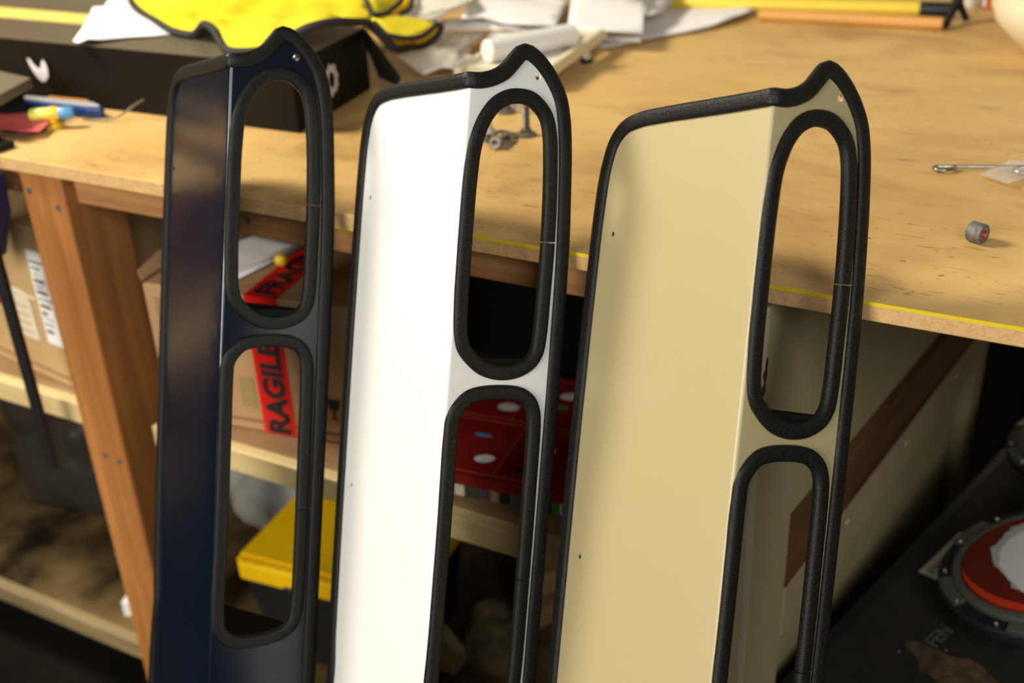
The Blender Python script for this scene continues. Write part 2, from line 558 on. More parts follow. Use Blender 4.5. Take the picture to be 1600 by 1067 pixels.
# rims of the sheets of paper and cloth, in metres
D = {
    'towel': [(-1.5172, 0.5228, 1.12), (-1.4266, 0.4321, 1.105), (-1.3692, 0.3954, 1.099), (-1.3166, 0.366, 1.097), (-1.2167, 0.3075, 1.097), (-1.1738, 0.2985, 1.098), (-1.1332, 0.2823, 1.118), (-1.1113, 0.275, 1.113), (-1.092, 0.2643, 1.1), (-1.0508, 0.2359, 1.097), (-1.0142, 0.2435, 1.098), (-0.9923, 0.2587, 1.103), (-0.9674, 0.2749, 1.118), (-0.9518, 0.2821, 1.125), (-0.9329, 0.3063, 1.128), (-0.9247, 0.3416, 1.122), (-0.9301, 0.3879, 1.11), (-0.9249, 0.397, 1.098), (-0.9174, 0.4046, 1.085), (-0.913, 0.4198, 1.07), (-0.9621, 0.4618, 1.082), (-0.9726, 0.4603, 1.1), (-1.0051, 0.4922, 1.118), (-1.0779, 0.5761, 1.14), (-1.3377, 0.6411, 1.14), (-1.4538, 0.5769, 1.135)],
    'towel_lobe': [(-0.9353, 0.4076, 1.108), (-0.919, 0.3998, 1.1), (-0.9092, 0.3973, 1.095), (-0.8909, 0.4136, 1.088), (-0.8793, 0.4334, 1.086), (-0.8818, 0.4665, 1.088), (-0.8871, 0.4948, 1.092), (-0.9191, 0.5139, 1.09), (-0.953, 0.5228, 1.09), (-0.9559, 0.4692, 1.102), (-0.9555, 0.4324, 1.11)],
    'towel_under': [(-0.9565, 0.4466, 1.09), (-0.9472, 0.447, 1.075), (-0.9338, 0.4499, 1.062), (-0.9289, 0.4808, 1.058), (-0.9216, 0.5078, 1.056), (-0.9244, 0.549, 1.06), (-0.9344, 0.5775, 1.068), (-0.9334, 0.5619, 1.075), (-0.9185, 0.4928, 1.072), (-0.932, 0.4744, 1.074), (-0.9497, 0.4567, 1.082)],
    'towel_top': [(-0.9728, 0.4447, 1.13), (-0.9604, 0.4335, 1.122), (-0.9453, 0.4203, 1.116), (-0.9504, 0.4575, 1.11), (-0.9548, 0.4843, 1.112), (-0.9526, 0.5022, 1.118), (-0.9601, 0.5258, 1.13), (-0.9958, 0.4842, 1.14)],
    'towel_top_under': [(-0.975, 0.4616, 1.106), (-0.9746, 0.4933, 1.1), (-0.9744, 0.5299, 1.094), (-0.973, 0.5547, 1.097), (-0.9787, 0.5719, 1.105), (-1.0017, 0.6016, 1.115), (-0.9851, 0.5535, 1.108), (-0.9792, 0.5017, 1.1)],
    'paper_box': [(-1.3341, 0.2228, 1.094), (-1.2999, 0.2021, 1.098), (-1.2972, 0.219, 1.1), (-1.289, 0.2365, 1.096), (-1.2724, 0.2689, 1.094), (-1.2408, 0.2878, 1.094), (-1.2228, 0.3142, 1.0925), (-1.2289, 0.3488, 1.0925), (-1.3858, 0.4791, 1.0925), (-1.5538, 0.6429, 1.093), (-1.6188, 0.5836, 1.1), (-1.4704, 0.4136, 1.1), (-1.4811, 0.3995, 1.101), (-1.4515, 0.3656, 1.098), (-1.3857, 0.2872, 1.095)],
    'paper_wavy': [(-0.9878, 0.4951, 1.045), (-0.9619, 0.4813, 1.048), (-0.9422, 0.4812, 1.04), (-0.9333, 0.4963, 1.022), (-0.933, 0.519, 1.008), (-0.9224, 0.5264, 1.012), (-0.9051, 0.5271, 1.02), (-0.8827, 0.5309, 1.018), (-0.8699, 0.5526, 1.014), (-0.8496, 0.5443, 1.03), (-0.8715, 0.5576, 1.034), (-0.9106, 0.5849, 1.03), (-0.958, 0.6155, 1.035), (-0.9787, 0.5564, 1.05), (-1.0075, 0.5285, 1.05)],
    'paper_mid': [(-1.0063, 0.6942, 1.034), (-0.9326, 0.732, 1.03), (-0.9196, 0.5957, 1.026), (-0.9569, 0.5561, 1.03), (-0.9978, 0.5837, 1.035)],
    'receipt': [(-0.9939, 0.5562, 1.085), (-0.9696, 0.5605, 1.075), (-0.966, 0.6174, 1.068), (-0.9733, 0.6568, 1.07), (-0.9674, 0.7418, 1.075), (-1.0324, 0.8282, 1.08), (-1.0786, 0.7566, 1.09)],
    'paper_fold': [(-1.0319, 0.7207, 1.044), (-1.0012, 0.6863, 1.038), (-0.9441, 0.7142, 1.036), (-0.8905, 0.7259, 1.036), (-0.8338, 0.7181, 1.03), (-0.8175, 0.7479, 1.028), (-0.8306, 0.77, 1.034), (-0.8773, 0.7461, 1.04), (-0.9034, 0.7286, 1.046), (-0.9525, 0.741, 1.05), (-1.0021, 0.7097, 1.05)],
    'paper_big': [(-0.9519, 0.6682, 1.062), (-0.9401, 0.7135, 1.056), (-0.8889, 0.7025, 1.052), (-0.8154, 0.7351, 1.045), (-0.8827, 0.9172, 1.05), (-0.9684, 1.135, 1.055), (-1.0963, 1.0085, 1.07), (-1.0061, 0.7926, 1.066)],
    'stack': [(-0.8049, 0.7581, 1.038), (-0.6854, 0.7853, 1.032), (-0.7619, 0.9797, 1.045), (-0.8377, 1.1741, 1.06), (-0.9759, 1.1393, 1.06), (-0.875, 0.9194, 1.05)],
    'stack_low': [(-0.8362, 0.8145, 1.012), (-0.7061, 0.8256, 1.011), (-0.8103, 1.0962, 1.01), (-0.9115, 1.3502, 1.01), (-1.0613, 1.3106, 1.01)],
    'paper_right': [(-0.7582, 0.7828, 1.003), (-0.7324, 0.8206, 1.004), (-0.6969, 0.8877, 1.005), (-0.6634, 0.9353, 1.006), (-0.638, 0.9763, 1.008), (-0.6179, 1.046, 1.012), (-0.6036, 1.1152, 1.012), (-0.7027, 1.1981, 1.003), (-0.7674, 1.2525, 1.002), (-0.859, 1.4065, 1.003), (-1.0014, 1.2966, 1.002), (-0.8538, 0.9449, 1.002)],
    'paper_card': [(-0.7283, 0.8981, 1.035), (-0.7214, 0.9662, 1.03), (-0.753, 1.1309, 1.03), (-0.8544, 1.1833, 1.04)],
    'pagepink': [(-1.3835, 0.112, 1.012), (-1.3399, 0.1419, 1.012), (-1.3106, 0.1527, 1.012), (-1.2908, 0.1261, 1.012), (-1.261, 0.0759, 1.012), (-1.2886, 0.0655, 1.012), (-1.3252, 0.0643, 1.012), (-1.4035, 0.0641, 1.012), (-1.4356, 0.0997, 1.012)],
    'notebook': [(-1.4301, 0.081, 1.0), (-1.3506, 0.0815, 1.0), (-1.3082, 0.0784, 1.0), (-1.302, 0.0839, 1.0), (-1.3101, 0.1261, 1.0), (-1.3325, 0.1548, 1.0), (-1.4242, 0.1417, 1.0), (-1.4874, 0.1254, 1.0)],
    'plasticbag': [(-0.1178, 0.356, 1.004), (-0.1154, 0.3552, 1.006), (-0.0838, 0.3344, 1.006), (-0.0706, 0.3573, 1.006), (-0.05, 0.4105, 1.004), (-0.0644, 0.4221, 1.006), (-0.0925, 0.4184, 1.006), (-0.1032, 0.3934, 1.005)],
    'rod': [(-0.1645, 0.3677, 1.004), (-0.1604, 0.3599, 1.004), (-0.1506, 0.3614, 1.004), (-0.1427, 0.3716, 1.004)],
    'rod2': [(-0.1649, 0.37, 1.004), (-0.1068, 0.3916, 1.004), (-0.0815, 0.4004, 1.004), (-0.0375, 0.4154, 1.004)],
    'ring': [(-0.074, 0.3917, 1.004)],
    'spacer': [(-0.0885, 0.1731, 1.0), (-0.0797, 0.189, 1.0)],
    'wire': [(-1.2697, 0.1569, 1.003), (-1.2522, 0.1638, 1.002), (-1.2289, 0.1718, 1.004), (-1.2213, 0.1835, 1.008), (-1.2182, 0.1936, 1.012), (-1.2065, 0.1987, 1.02), (-1.1851, 0.1958, 1.03)],
    'washers': [(-0.6623, 0.2555, 1.0), (-0.6608, 0.2726, 1.0), (-0.671, 0.3116, 1.0), (-0.6835, 0.2837, 1.0), (-0.6754, 0.2925, 1.0), (-0.6627, 0.286, 1.0), (-0.6806, 0.2622, 1.0), (-0.6959, 0.2876, 1.0)],
    'label_aramex': [(-0.1167, 0.409, 0.421), (-0.0805, 0.524, 0.421), (-0.0586, 0.5212, 0.421), (-0.0913, 0.4018, 0.421)],
    'fen': [(-0.0693, 0.268, 0.421), (-0.05, 0.3252, 0.421)],
}

# ------------------------------------------------------------------ the room
def struct(name, m, *b):
    o = boxo(name, m, *b, bevel=0)
    o['kind'] = 'structure'
    return o
struct('floor', M['concrete'], -4.0, 3.0, -4.0, 2.4, -0.06, 0.0)
struct('wall_back', M['wall_pale'], -4.0, 3.0, 2.4, 2.5, 0.0, 3.6)
struct('wall_left', M['wallred'], -4.1, -4.0, -4.0, 2.5, 0.0, 3.6)
struct('reflection_dado_1', M['dado_reflect'], -3.999, -3.97, -4.0, 2.39, 0.0, 1.15)  # unseen dado added to darken the lower reflection in the navy panel
struct('wall_right', M['wall'], 3.0, 3.1, -4.0, 2.5, 0.0, 3.6)
struct('wall_front', M['wall'], -4.0, 3.0, -4.1, -4.0, 0.0, 3.6)
struct('ceiling', M['wall'], -4.1, 3.1, -4.1, 2.5, 3.6, 3.7)

# ------------------------------------------------------------------ workbench
bench = thing('workbench', 'large wooden workbench with stained plywood top, pine legs and shelves below', 'workbench', (-0.7, 0.75, 0))
def B(name, m, x0, x1, y0, y1, z0, z1, bevel=0.0015, **k):
    return boxo(name, m, x0 + 0.7, x1 + 0.7, y0 - 0.75, y1 - 0.75, z0, z1, bench, bevel, **k)
tt = B('tabletop', [M['table'], M['edge']], -2.6, 1.1, 0.0, 1.55, 0.982, 1.0, 0.0012)
tt.data.polygons[2].material_index = 1
for i, p in enumerate(tt.data.polygons):
    if abs(p.normal.z) < 0.5:
        p.material_index = 1
tag(B('edge_paint', M['yellow_paint'], -0.60, 1.1, -0.0006, 0.0012, 0.9968, 1.0004, 0), 'yellow painted line along the front edge of the top')
B('edge_paint', M['yellow_paint'], -0.74, -0.60, -0.0006, 0.0012, 0.9815, 0.9829, 0)
B('dark_backing', M['blackmatte'], -2.45, -0.30, 0.90, 0.915, 0.17, 0.93, 0)  # added black sheet, keeps the space under the bench dark
B('front_rail', M['pine_rail'], -2.6, -0.245, 0.030, 0.075, 0.938, 0.982)
B('rear_rail', M['pine_rail'], -2.6, 1.1, 1.42, 1.46, 0.90, 0.982)
lg = B('leg', M['pine_up'], -1.219, -1.160, 0.010, 0.105, 0.0, 0.982, 0.003)
lg2 = B('leg_lath', M['pine_up'], -1.246, -1.2195, 0.016, 0.100, 0.0, 0.982, 0.003)
for (x, z) in ((-1.176, 0.936), (-1.203, 0.548), (-1.176, 0.545), (-1.232, 0.95)):
    bm = bmesh.new()
    add_lathe(bm, [(0, 0.0), (0.0035, 0.0), (0.0045, 0.0012), (0, 0.0012)], 14,
              Matrix.Translation((x + 0.7, (0.0105 if x > -1.22 else 0.0165) - 0.75, z)) @ Matrix.Rotation(pi / 2, 4, 'X'))
    sc_ = finish(bm, 'screw', M['zinc'], bench)
bm = bmesh.new()
add_lathe(bm, [(0, 0.0), (0.0035, 0.0), (0.0045, 0.0012), (0, 0.0012)], 14, Matrix.Translation((-0.873 + 0.7, 0.0305 - 0.75, 0.957)) @ Matrix.Rotation(pi / 2, 4, 'X'))
finish(bm, 'screw', M['zinc'], bench)
for lx in (-2.5,):
    B('leg', M['pine_up'], lx, lx + 0.06, 0.019, 0.105, 0.0, 0.982, 0.003)
for lx in (-2.5, -1.2, 0.9):
    B('rear_leg', M['pine_up'], lx, lx + 0.06, 1.36, 1.42, 0.0, 0.982, 0.003)
def shelf_board(name, m, z0, z1, y0):
    bm = bmesh.new()
    add_prism(bm, [(x + 0.7, y - 0.75) for x, y in ((-2.45, y0), (-1.2475, y0), (-1.2475, 0.107), (-1.105, 0.107), (-1.105, y0), (-0.30, y0), (-0.30, 1.30), (-2.45, 1.30))], z0, z1)
    return finish(bm, name, m, bench, False, 0.001)
for nm, z0, z1 in (('shelf_fascia', 0.583, 0.618), ('lower_shelf_fascia', 0.124, 0.158)):
    fm = M['creamwood'] if z0 > 0.5 else M['shadewood']
    tag(B(nm, fm, -2.45, -1.2475, 0.021, 0.040, z0, z1), 'pale timber strip along the shelf front, left of the leg')
    tag(B(nm, fm, -1.105, -0.30, 0.021, 0.040, z0, z1), 'pale timber strip along the shelf front, right of the leg')
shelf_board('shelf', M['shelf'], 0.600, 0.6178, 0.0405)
shelf_board('lower_shelf', M['dust_shade'], 0.135, 0.1575, 0.0405)
# cream painted end frame on the right
fr_dir = Vector((sin(radians(8)), cos(radians(8)), 0))
fr_m = Matrix.Translation((-0.243 + 0.7, 0.012 - 0.75, 0)) @ Matrix.Rotation(radians(-8), 4, 'Z')
def FB(name, m, x0, x1, y0, y1, z0, z1, bevel=0.002):
    bm = bmesh.new()
    add_box(bm, x0, x1, y0, y1, z0, z1)
    bm.transform(fr_m)
    return finish(bm, name, m, bench, False, bevel)
tag(FB('painted_post', M['cream_post'], -0.036, 0.0, 0.0, 0.105, 0.0, 0.972, 0.004), 'cream painted front post with worn edges')
tag(FB('painted_rear_post', M['cream_paint'], -0.03, 0.0, 0.88, 0.94, 0.0, 0.972, 0.003), 'cream painted rear post')
tag(FB('side_panel', M['cream_paint'], -0.045, -0.020, 0.106, 0.879, 0.10, 0.972, 0.001), 'cream painted side panel')
tag(FB('side_rail', M['cream_paint'], -0.0195, 0.0, 0.106, 0.879, 0.50, 0.572, 0.001), 'cream painted horizontal rail')
tag(FB('rail_top', M['bare'], -0.0195, 0.0, 0.106, 0.879, 0.5722, 0.5735, 0), 'bare brown timber top of the rail')
tag(FB('rail_board', M['bare'], -0.0195, -0.006, 0.106, 0.879, 0.5737, 0.640, 0.001), 'bare brown timber strip above the rail')
for y in (0.30, 0.52, 0.75):
    bm = bmesh.new()
    add_lathe(bm, [(0, 0.0005), (0.0045, 0.0005), (0.004, -0.001), (0, -0.001)], 12, fr_m @ Matrix.Translation((0.0, y, 0.545)) @ Matrix.Rotation(pi / 2, 4, 'Y'))
    finish(bm, 'screw', M['filler'], bench)
# worn front corner of the post
rr = random.Random(3)
bm = bmesh.new()
pts = []
for i in range(60):
    z = 0.03 + i * 0.0158
    pts.append((z, 0.0035 + 0.0022 * noise.noise(Vector((z * 30, 0, 0)))))
for side in (0, 1):
    vs = []
    for z, wd in pts:
        if side == 0:
            a, b_ = (-wd * 1.6, -0.0004), (0.0004, -0.0004)
        else:
            a, b_ = (0.0004, -0.0004), (0.0004, wd)
        vs.append((bm.verts.new((a[0], a[1], z)), bm.verts.new((b_[0], b_[1], z))))
    for p, q in zip(vs, vs[1:]):
        bm.faces.new((p[0], p[1], q[1], q[0]))
bm.transform(fr_m)
tag(finish(bm, 'worn_corner', M['cream_worn'], bench, False), 'pale worn corner of the painted post')
for (y, z, r) in ((0.003, 0.900, 0.004), (0.004, 0.912, 0.003), (0.002, 0.885, 0.0035), (0.003, 0.842, 0.0035), (0.004, 0.36, 0.003)):
    bm = bmesh.new()
    add_lathe(bm, [(0, 0.0004), (r, 0.0004), (r, -0.0004), (0, -0.0004)], 9,
              Matrix.Translation((0.0003, y, z)) @ Matrix.Rotation(pi / 2, 4, 'Y') @ Matrix.Scale(2.2, 4, (1, 0, 0)))
    bm.transform(fr_m)
    tag(finish(bm, 'paint_chip', M['chip'], bench, False), 'dark chip in the cream paint')

# ------------------------------------------------------------------ the three folded guard panels
PSI = radians(30)
EL = Vector((-cos(PSI), sin(PSI), 0))
ER = Vector((sin(PSI), cos(PSI), 0))
NL, NR = -ER, -EL
RF = 0.0035
def fold(S, v, off=0.0):
    """(S, v) on the developed sheet to local 3-D: S < 0 left leaf, S > 0 right leaf."""
    if S <= -RF:
        p = EL * (-S) + NL * off
        n = NL
    elif S >= RF:
        p = ER * S + NR * off
        n = NR
    else:
        t = (S + RF) / (2 * RF) * pi / 2
        n = NL * cos(t) + NR * sin(t)
        p = EL * RF + ER * RF + n * (RF + off)
    return Vector((p.x, p.y, v)), n

OUT = [(-223, -800), (-222, -700), (-217, -655), (-211, -620), (-214, -575), (-216, -480), (-218, -300), (-217.5, -150),
       (-216, -83), (-212, -43), (-203, -17), (-187, -2), (-165, 3.5), (-133, 5), (-88, 5.2), (-45, 5.2), (-13, 5.6), (0, 6),
       (11, 7), (23, 11), (33, 17.2), (42, 28), (49, 36), (55.5, 39.2), (63, 38.6), (75, 33), (87, 23.5), (98, 11), (106, -2),
       (112, -22), (116, -48), (119, -83), (122.5, -143), (124, -250), (124, -600), (124, -800)]
CUT1 = [(1.3, -85), (3.3, -58), (7.8, -40), (14, -26), (25, -12), (40, -3), (55, 0), (69.7, -1.5), (83.4, -9.2), (92.8, -19.8),
        (98.8, -37), (103.8, -83), (106.3, -138), (106.3, -190), (105.6, -228), (103, -245), (95, -257.5), (80.5, -266), (64.6, -269.5), (48.5, -269),
        (32.4, -264), (19.3, -255), (8.2, -243), (3.3, -228), (1.3, -200), (0.8, -160), (0.8, -120)]
CUT2 = [(0.6, -370), (0.5, -321), (1.8, -302), (8.9, -289), (20.3, -279), (33.3, -275), (54.2, -273.5), (77, -275), (88.3, -278.6),
        (99.1, -287), (105, -299), (107, -313), (108.0, -376), (108.4, -465), (108.2, -540), (107.5, -565), (105.5, -586), (101, -596), (89, -606.5), (68.8, -612),
        (48.8, -613), (29.1, -611.5), (13.3, -604), (2.8, -590), (0.2, -574), (0.3, -506), (0.7, -430)]

def offset_loop(pts, d):
    """Shift a closed clockwise-or-not 2-D loop inward by d (towards its inside)."""
    n = len(pts)
    area2 = sum(pts[i].x * pts[(i + 1) % n].y - pts[(i + 1) % n].x * pts[i].y for i in range(n))
    sg = 1 if area2 > 0 else -1
    out = []
    for i in range(n):
        t = (pts[(i + 1) % n] - pts[i - 1]).normalized()
        out.append(pts[i] + Vector((-t.y, t.x)) * d * sg)
    return out

def offset_open(pts, d):
    out = []
    n = len(pts)
    for i in range(n):
        t = (pts[min(i + 1, n - 1)] - pts[max(i - 1, 0)]).normalized()
        out.append(pts[i] + Vector((t.y, -t.x)) * d)   # to the right of travel = inside (path runs left edge up, over, right edge down)
    return out

def trim_sweep(name, path, closed, parent, a=0.0070, b=0.0042, off=-0.0008, gap=None):
    """Rounded U-section edge trim along a path of (S, v) points in metres."""
    pts = list(path)
    n = len(pts)
    bm = bmesh.new()
    uvl = bm.loops.layers.uv.new('UVMap')
    SEG = 18
    rings = []
    dist = 0.0
    for i, p in enumerate(pts):
        q0 = pts[i - 1] if (closed or i > 0) else pts[i]
        q1 = pts[(i + 1) % n] if (closed or i < n - 1) else pts[i]
        P, nr = fold(p.x, p.y, off)
        A, _ = fold(q0.x, q0.y, off)
        Bq, _ = fold(q1.x, q1.y, off)
        t = (Bq - A).normalized()
        s = t.cross(nr).normalized()
        nn = s.cross(t).normalized()
        if i:
            dist += (P - prev).length
        prev = P
        wob = 1.0 + 0.02 * noise.noise(Vector((dist * 40, 1.7 * len(name), 0)))
        ring = []
        for k in range(SEG):
            th = 2 * pi * k / SEG
            c, s_ = cos(th), sin(th)
            e = 0.62
            cx = math.copysign(abs(c) ** e, c) * a * wob
            cy = math.copysign(abs(s_) ** e, s_) * b * wob
            ring.append(bm.verts.new(P + s * cx + nn * cy))
        rings.append((ring, dist))
    prs = [(rings[i], rings[i + 1]) for i in range(n - 1)]
    if closed:
        prs.append((rings[-1], (rings[0][0], rings[-1][1] + 0.003)))
    per = 2 * pi * 0.0065
    for (ra, da), (rb, db) in prs:
        for k in range(SEG):
            j = (k + 1) % SEG
            f = bm.faces.new((ra[k], ra[j], rb[j], rb[k]))
            for lp, uv in zip(f.loops, ((da, per * k / SEG), (da, per * (k + 1) / SEG), (db, per * (k + 1) / SEG), (db, per * k / SEG))):
                lp[uvl].uv = uv
    if not closed:
        bm.faces.new(rings[0][0][::-1])
        bm.faces.new(rings[-1][0])
    return finish(bm, name, M['trim'], parent, True, angle=70)

def circle(cx, cy, r, k=14):
    return [Vector((cx + r * cos(2 * pi * i / k), cy + r * sin(2 * pi * i / k))) for i in range(k)]

def guard_panel(label, paint, M3, org, sl, sr, screw):
    root = thing('guard_panel', label, 'panel')
    mw = Matrix.Identity(4)
    for r in range(3):
        for c in range(3):
            mw[r][c] = M3[r][c]
        mw[r][3] = org[r]
    root.matrix_world = mw
    sc = lambda S: S * (sl if S < 0 else sr) * 0.001
    # lowest corner stands on the floor
    zl = (Matrix(M3) @ EL).z * 0.223 * sl
    zr = (Matrix(M3) @ ER).z * 0.124 * sr
    low = min(zl, zr, 0.0)
    vbot = -(org[2] + low - 0.006) / M3[2][2]
    ol = [Vector((sc(S), v * 0.001)) for S, v in OUT]
    ol = [Vector((ol[0].x, vbot + 0.03)), Vector((ol[0].x, (vbot - 0.8) / 2))] + ol + [Vector((ol[-1].x, (vbot - 0.8) / 2)), Vector((ol[-1].x, vbot + 0.03))]
    path = smooth_path(ol, 0.004)
    inset = offset_open(path, 0.0045)
    bl, br = inset[0], inset[-1]
    outer = inset + [Vector((br.x - 0.01, vbot + 0.004)), Vector((bl.x + 0.01, vbot + 0.004))]
    holes = []
    for cut in (CUT1, CUT2):
        lp = smooth_path([Vector((sc(S), v * 0.001)) for S, v in cut], 0.004, True)
        holes.append(offset_loop(lp, 0.005))
    small = [circle(sc(-187), -0.1062, 0.0023), circle(sc(-187), -0.4085, 0.0023), circle(sc(-187), -0.80, 0.0023)]
    if not screw:
        small.append(circle(sc(73), 0.0127, 0.0031))
    extra = []
    for i in range(9):
        S = -RF + 2 * RF * i / 8
        v = vbot + 0.02
        while v < 0.0:
            extra.append((S, v))
            v += 0.005
        extra.append((S, 0.0005))
    for S in [-0.2 + 0.02 * i for i in range(10)]:
        v = vbot + 0.03
        while v < -0.03:
            if all(abs(S - sc(-187)) > 0.008 or abs(v - q) > 0.008 for q in (-0.1062, -0.4085, -0.8)):
                extra.append((S, v))
            v += 0.05
    V, T = cdt([(p.x, p.y) for p in outer], [[(p.x, p.y) for p in h] for h in holes + small], extra)
    bm = bmesh.new()
    TH_ = 0.0016
    fr = [bm.verts.new(fold(x, y, 0.0)[0]) for x, y in V]
    bk = [bm.verts.new(fold(x, y, -TH_)[0]) for x, y in V]
    edges = {}
    for t in T:
        bm.faces.new([fr[i] for i in t])
        bm.faces.new([bk[i] for i in reversed(t)])
        for a, b_ in zip(t, t[1:] + t[:1]):
            edges[(a, b_)] = 1
    for (a, b_) in list(edges):
        if (b_, a) not in edges:
            bm.faces.new((fr[b_], fr[a], bk[a], bk[b_]))
    for v in [v for v in bm.verts if not v.link_faces]:
        bm.verts.remove(v)
    finish(bm, 'folded_sheet', paint, root, True, angle=60)
    # outer trim
    tr = trim_sweep('edge_trim', offset_open(path, 0.0062), False, root, 0.0074, 0.0046)
    bot = [Vector((bl.x + (br.x - bl.x) * i / 80, vbot + 0.006)) for i in range(81)]
    trim_sweep('bottom_trim', bot, False, root)
    # trims of the two cut-outs, each a strip with its butt joint on the right side
    for cut, seam in ((CUT1, -138), (CUT2, -455)):
        k = min(range(len(cut)), key=lambda i: abs(cut[i][1] - seam) + (0 if cut[i][0] > 90 else 1000))
        cc = cut[k:] + cut[:k]
        lp = smooth_path([Vector((sc(S), v * 0.001)) for S, v in cc], 0.0035, True)
        lp = offset_loop(lp, 0.0072)
        t = (lp[1] - lp[0]).normalized()
        lp[0] = lp[0] + t * 0.00045
        lp.append(lp[0] - t * 0.0011)
        trim_sweep('cutout_trim', lp, False, root, 0.0071, 0.0050)
    # black wedge blocks filling the inside of the fold below each opening
    for v in (-0.2495, -0.601):
        bm = bmesh.new()
        a, b_ = 0.200 * sl, 0.112 * sr
        tri = [EL * 0.004 + ER * 0.004, EL * a + ER * 0.003, ER * b_ + EL * 0.003]
        add_prism(bm, [(p.x, p.y) for p in tri], v - 0.0285, v)
        finish(bm, 'stiffener_block', M['blackmatte'], root, False)
    for hv in (-0.1062, -0.4085, -0.80):  # black discs added so the small holes look dark
        P, nr = fold(sc(-187), hv, -0.0018)
        bm = bmesh.new()
        add_lathe(bm, [(0, 0.0004), (0.0034, 0.0004), (0.0034, -0.0012), (0, -0.0012)], 14, frame(P, Vector((0, 0, 1)).cross(nr), Vector((0, 0, 1))))
        tag(finish(bm, 'hole_darkener', M['blackmatte'], root), 'added black disc darkening a small hole')
    if screw:
        P, nr = fold(sc(72), 0.0115, 0.0)
        mt = frame(P, Vector((0, 0, 1)).cross(nr), Vector((0, 0, 1)))
        bm = bmesh.new()
        add_lathe(bm, [(0, 0.0014), (0.0028, 0.0013), (0.0038, 0.0006), (0.0039, -0.0006), (0, -0.0006)], 24, mt)
        sw = finish(bm, 'screw_head', M['steel'], root)
        bm = bmesh.new()
        add_box(bm, -0.0035, 0.0035, -0.0006, 0.0006, 0.0008, 0.0016)
        bm.transform(mt @ Matrix.Rotation(radians(25), 4, 'Z'))
        finish(bm, 'screw_slot', M['blackink'], sw, False)
    return root

guard_panel('dark navy folded guard panel with black edging, leftmost of three, slotted screw at its tip', M['paint_blue'],
            [[0.99652, 0.00132, -0.08339], [0.02928, 0.9307, 0.36462], [0.07809, -0.36579, 0.92742]], (-0.78, -0.0583, 1.1725), 0.972, 0.96, True)
guard_panel('white folded guard panel with black edging, leaning between the navy and beige ones', M['paint_white'],
            [[0.99698, -0.00077, -0.07768], [0.03069, 0.92247, 0.38484], [0.07136, -0.38606, 0.91971]], (-0.5073, -0.0547, 1.1749), 0.985, 1.0, False)
guard_panel('sand beige folded guard panel with black edging, nearest and rightmost of three', M['paint_beige'],
            [[0.99576, 0.02376, -0.08888], [0.01914, 0.89143, 0.45275], [0.08999, -0.45254, 0.88719]], (-0.2364, -0.0437, 1.1818), 1.012, 1.022, False)

# ------------------------------------------------------------------ black boxes on the bench
bx = thing('black_carton', 'long flat black carton with yellow tape and white bird-shaped mark on its side', 'box', (-1.45, 0.33, 1.0))
bm = bmesh.new()
poly = [(-0.75, -0.125), (0.51, -0.108), (0.468, 0.118), (-0.75, 0.118)]
add_prism(bm, poly, 0.0005, 0.0795)
finish(bm, 'carton_body', M['boxblack'], bx, False, 0.001)
bm = bmesh.new()
add_prism(bm, [(-0.75, -0.125), (0.51, -0.108), (0.468, 0.118), (-0.75, 0.118)], 0.0797, 0.0905)
ld = finish(bm, 'carton_lid', [M['boxblack'], M['lid_glare']], bx, False, 0.0)
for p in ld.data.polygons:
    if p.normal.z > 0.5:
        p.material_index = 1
bm = bmesh.new()
vs = [bm.verts.new(p) for p in ((0.470, 0.118, 0.088), (0.474, 0.098, 0.088), (0.512, 0.082, 0.030), (0.530, 0.100, 0.016), (0.522, 0.122, 0.020))]
bm.faces.new(vs)
finish(bm, 'end_flap', M['boxblack'], bx, False, 0, 0.002)
for i in range(9):
    x = -0.60 + i * 0.075
    bm = bmesh.new()
    add_prism(bm, [(x, 0.000), (x + 0.072, 0.000), (x + 0.092, 0.062), (x + 0.020, 0.062)], 0.0905, 0.0909)
    tag(finish(bm, 'tape_strip', M['tape_y'], bx, False), 'piece of yellow packing tape')
bm = bmesh.new()
add_prism(bm, [(-0.61, 0.001), (0.16, 0.001), (0.16, 0.061), (-0.61, 0.061)], 0.0903, 0.0907)
finish(bm, 'tape_backing', M['tape_y2'], bx, False)
# spread-wing mark on the long side and ring mark on the end
lw = [(-0.022, 0.025), (-0.016, 0.025), (-0.008, 0.016), (-0.001, 0.012), (0.005, 0.013), (0.008, 0.021), (0.013, 0.026), (0.018, 0.020), (0.019, 0.010),
      (0.017, 0.001), (0.009, -0.006), (0.002, -0.008), (-0.007, -0.003), (-0.014, 0.006), (-0.018, 0.014)]
bm = bmesh.new()
mt = frame((0.053, -0.1253, 0.042), (1, 0.0135, 0), (0, 0, 1))
vs = [bm.verts.new(mt @ Vector((x * 0.95, y, 0.0003))) for x, y in lw]
bm.faces.new(vs)
tag(finish(bm, 'printed_mark', M['logo'], bx, False, 0, 0.0003), 'white bird-shaped printed mark')
bm = bmesh.new()
mt = frame((0.4925, -0.005, 0.045), (-0.042, 0.226, 0), (0, 0, 1))
ro = [(0.019 * cos(a) * (1 + 0.12 * sin(9 * a)), 0.021 * sin(a) * (1 + 0.12 * cos(7 * a))) for a in [2 * pi * i / 40 for i in range(40)]]
ri = [(0.009 * cos(a), 0.011 * sin(a)) for a in [2 * pi * i / 40 for i in range(40)]]
va = [bm.verts.new(mt @ Vector((x, y, 0.0006))) for x, y in ro]
vb = [bm.verts.new(mt @ Vector((x, y, 0.0006))) for x, y in ri]
for i in range(40):
    j = (i + 1) % 40
    bm.faces.new((va[i], va[j], vb[j], vb[i]))
tag(finish(bm, 'printed_mark', M['logo'], bx, False, 0, 0.0003), 'white ring-shaped printed mark on the end')

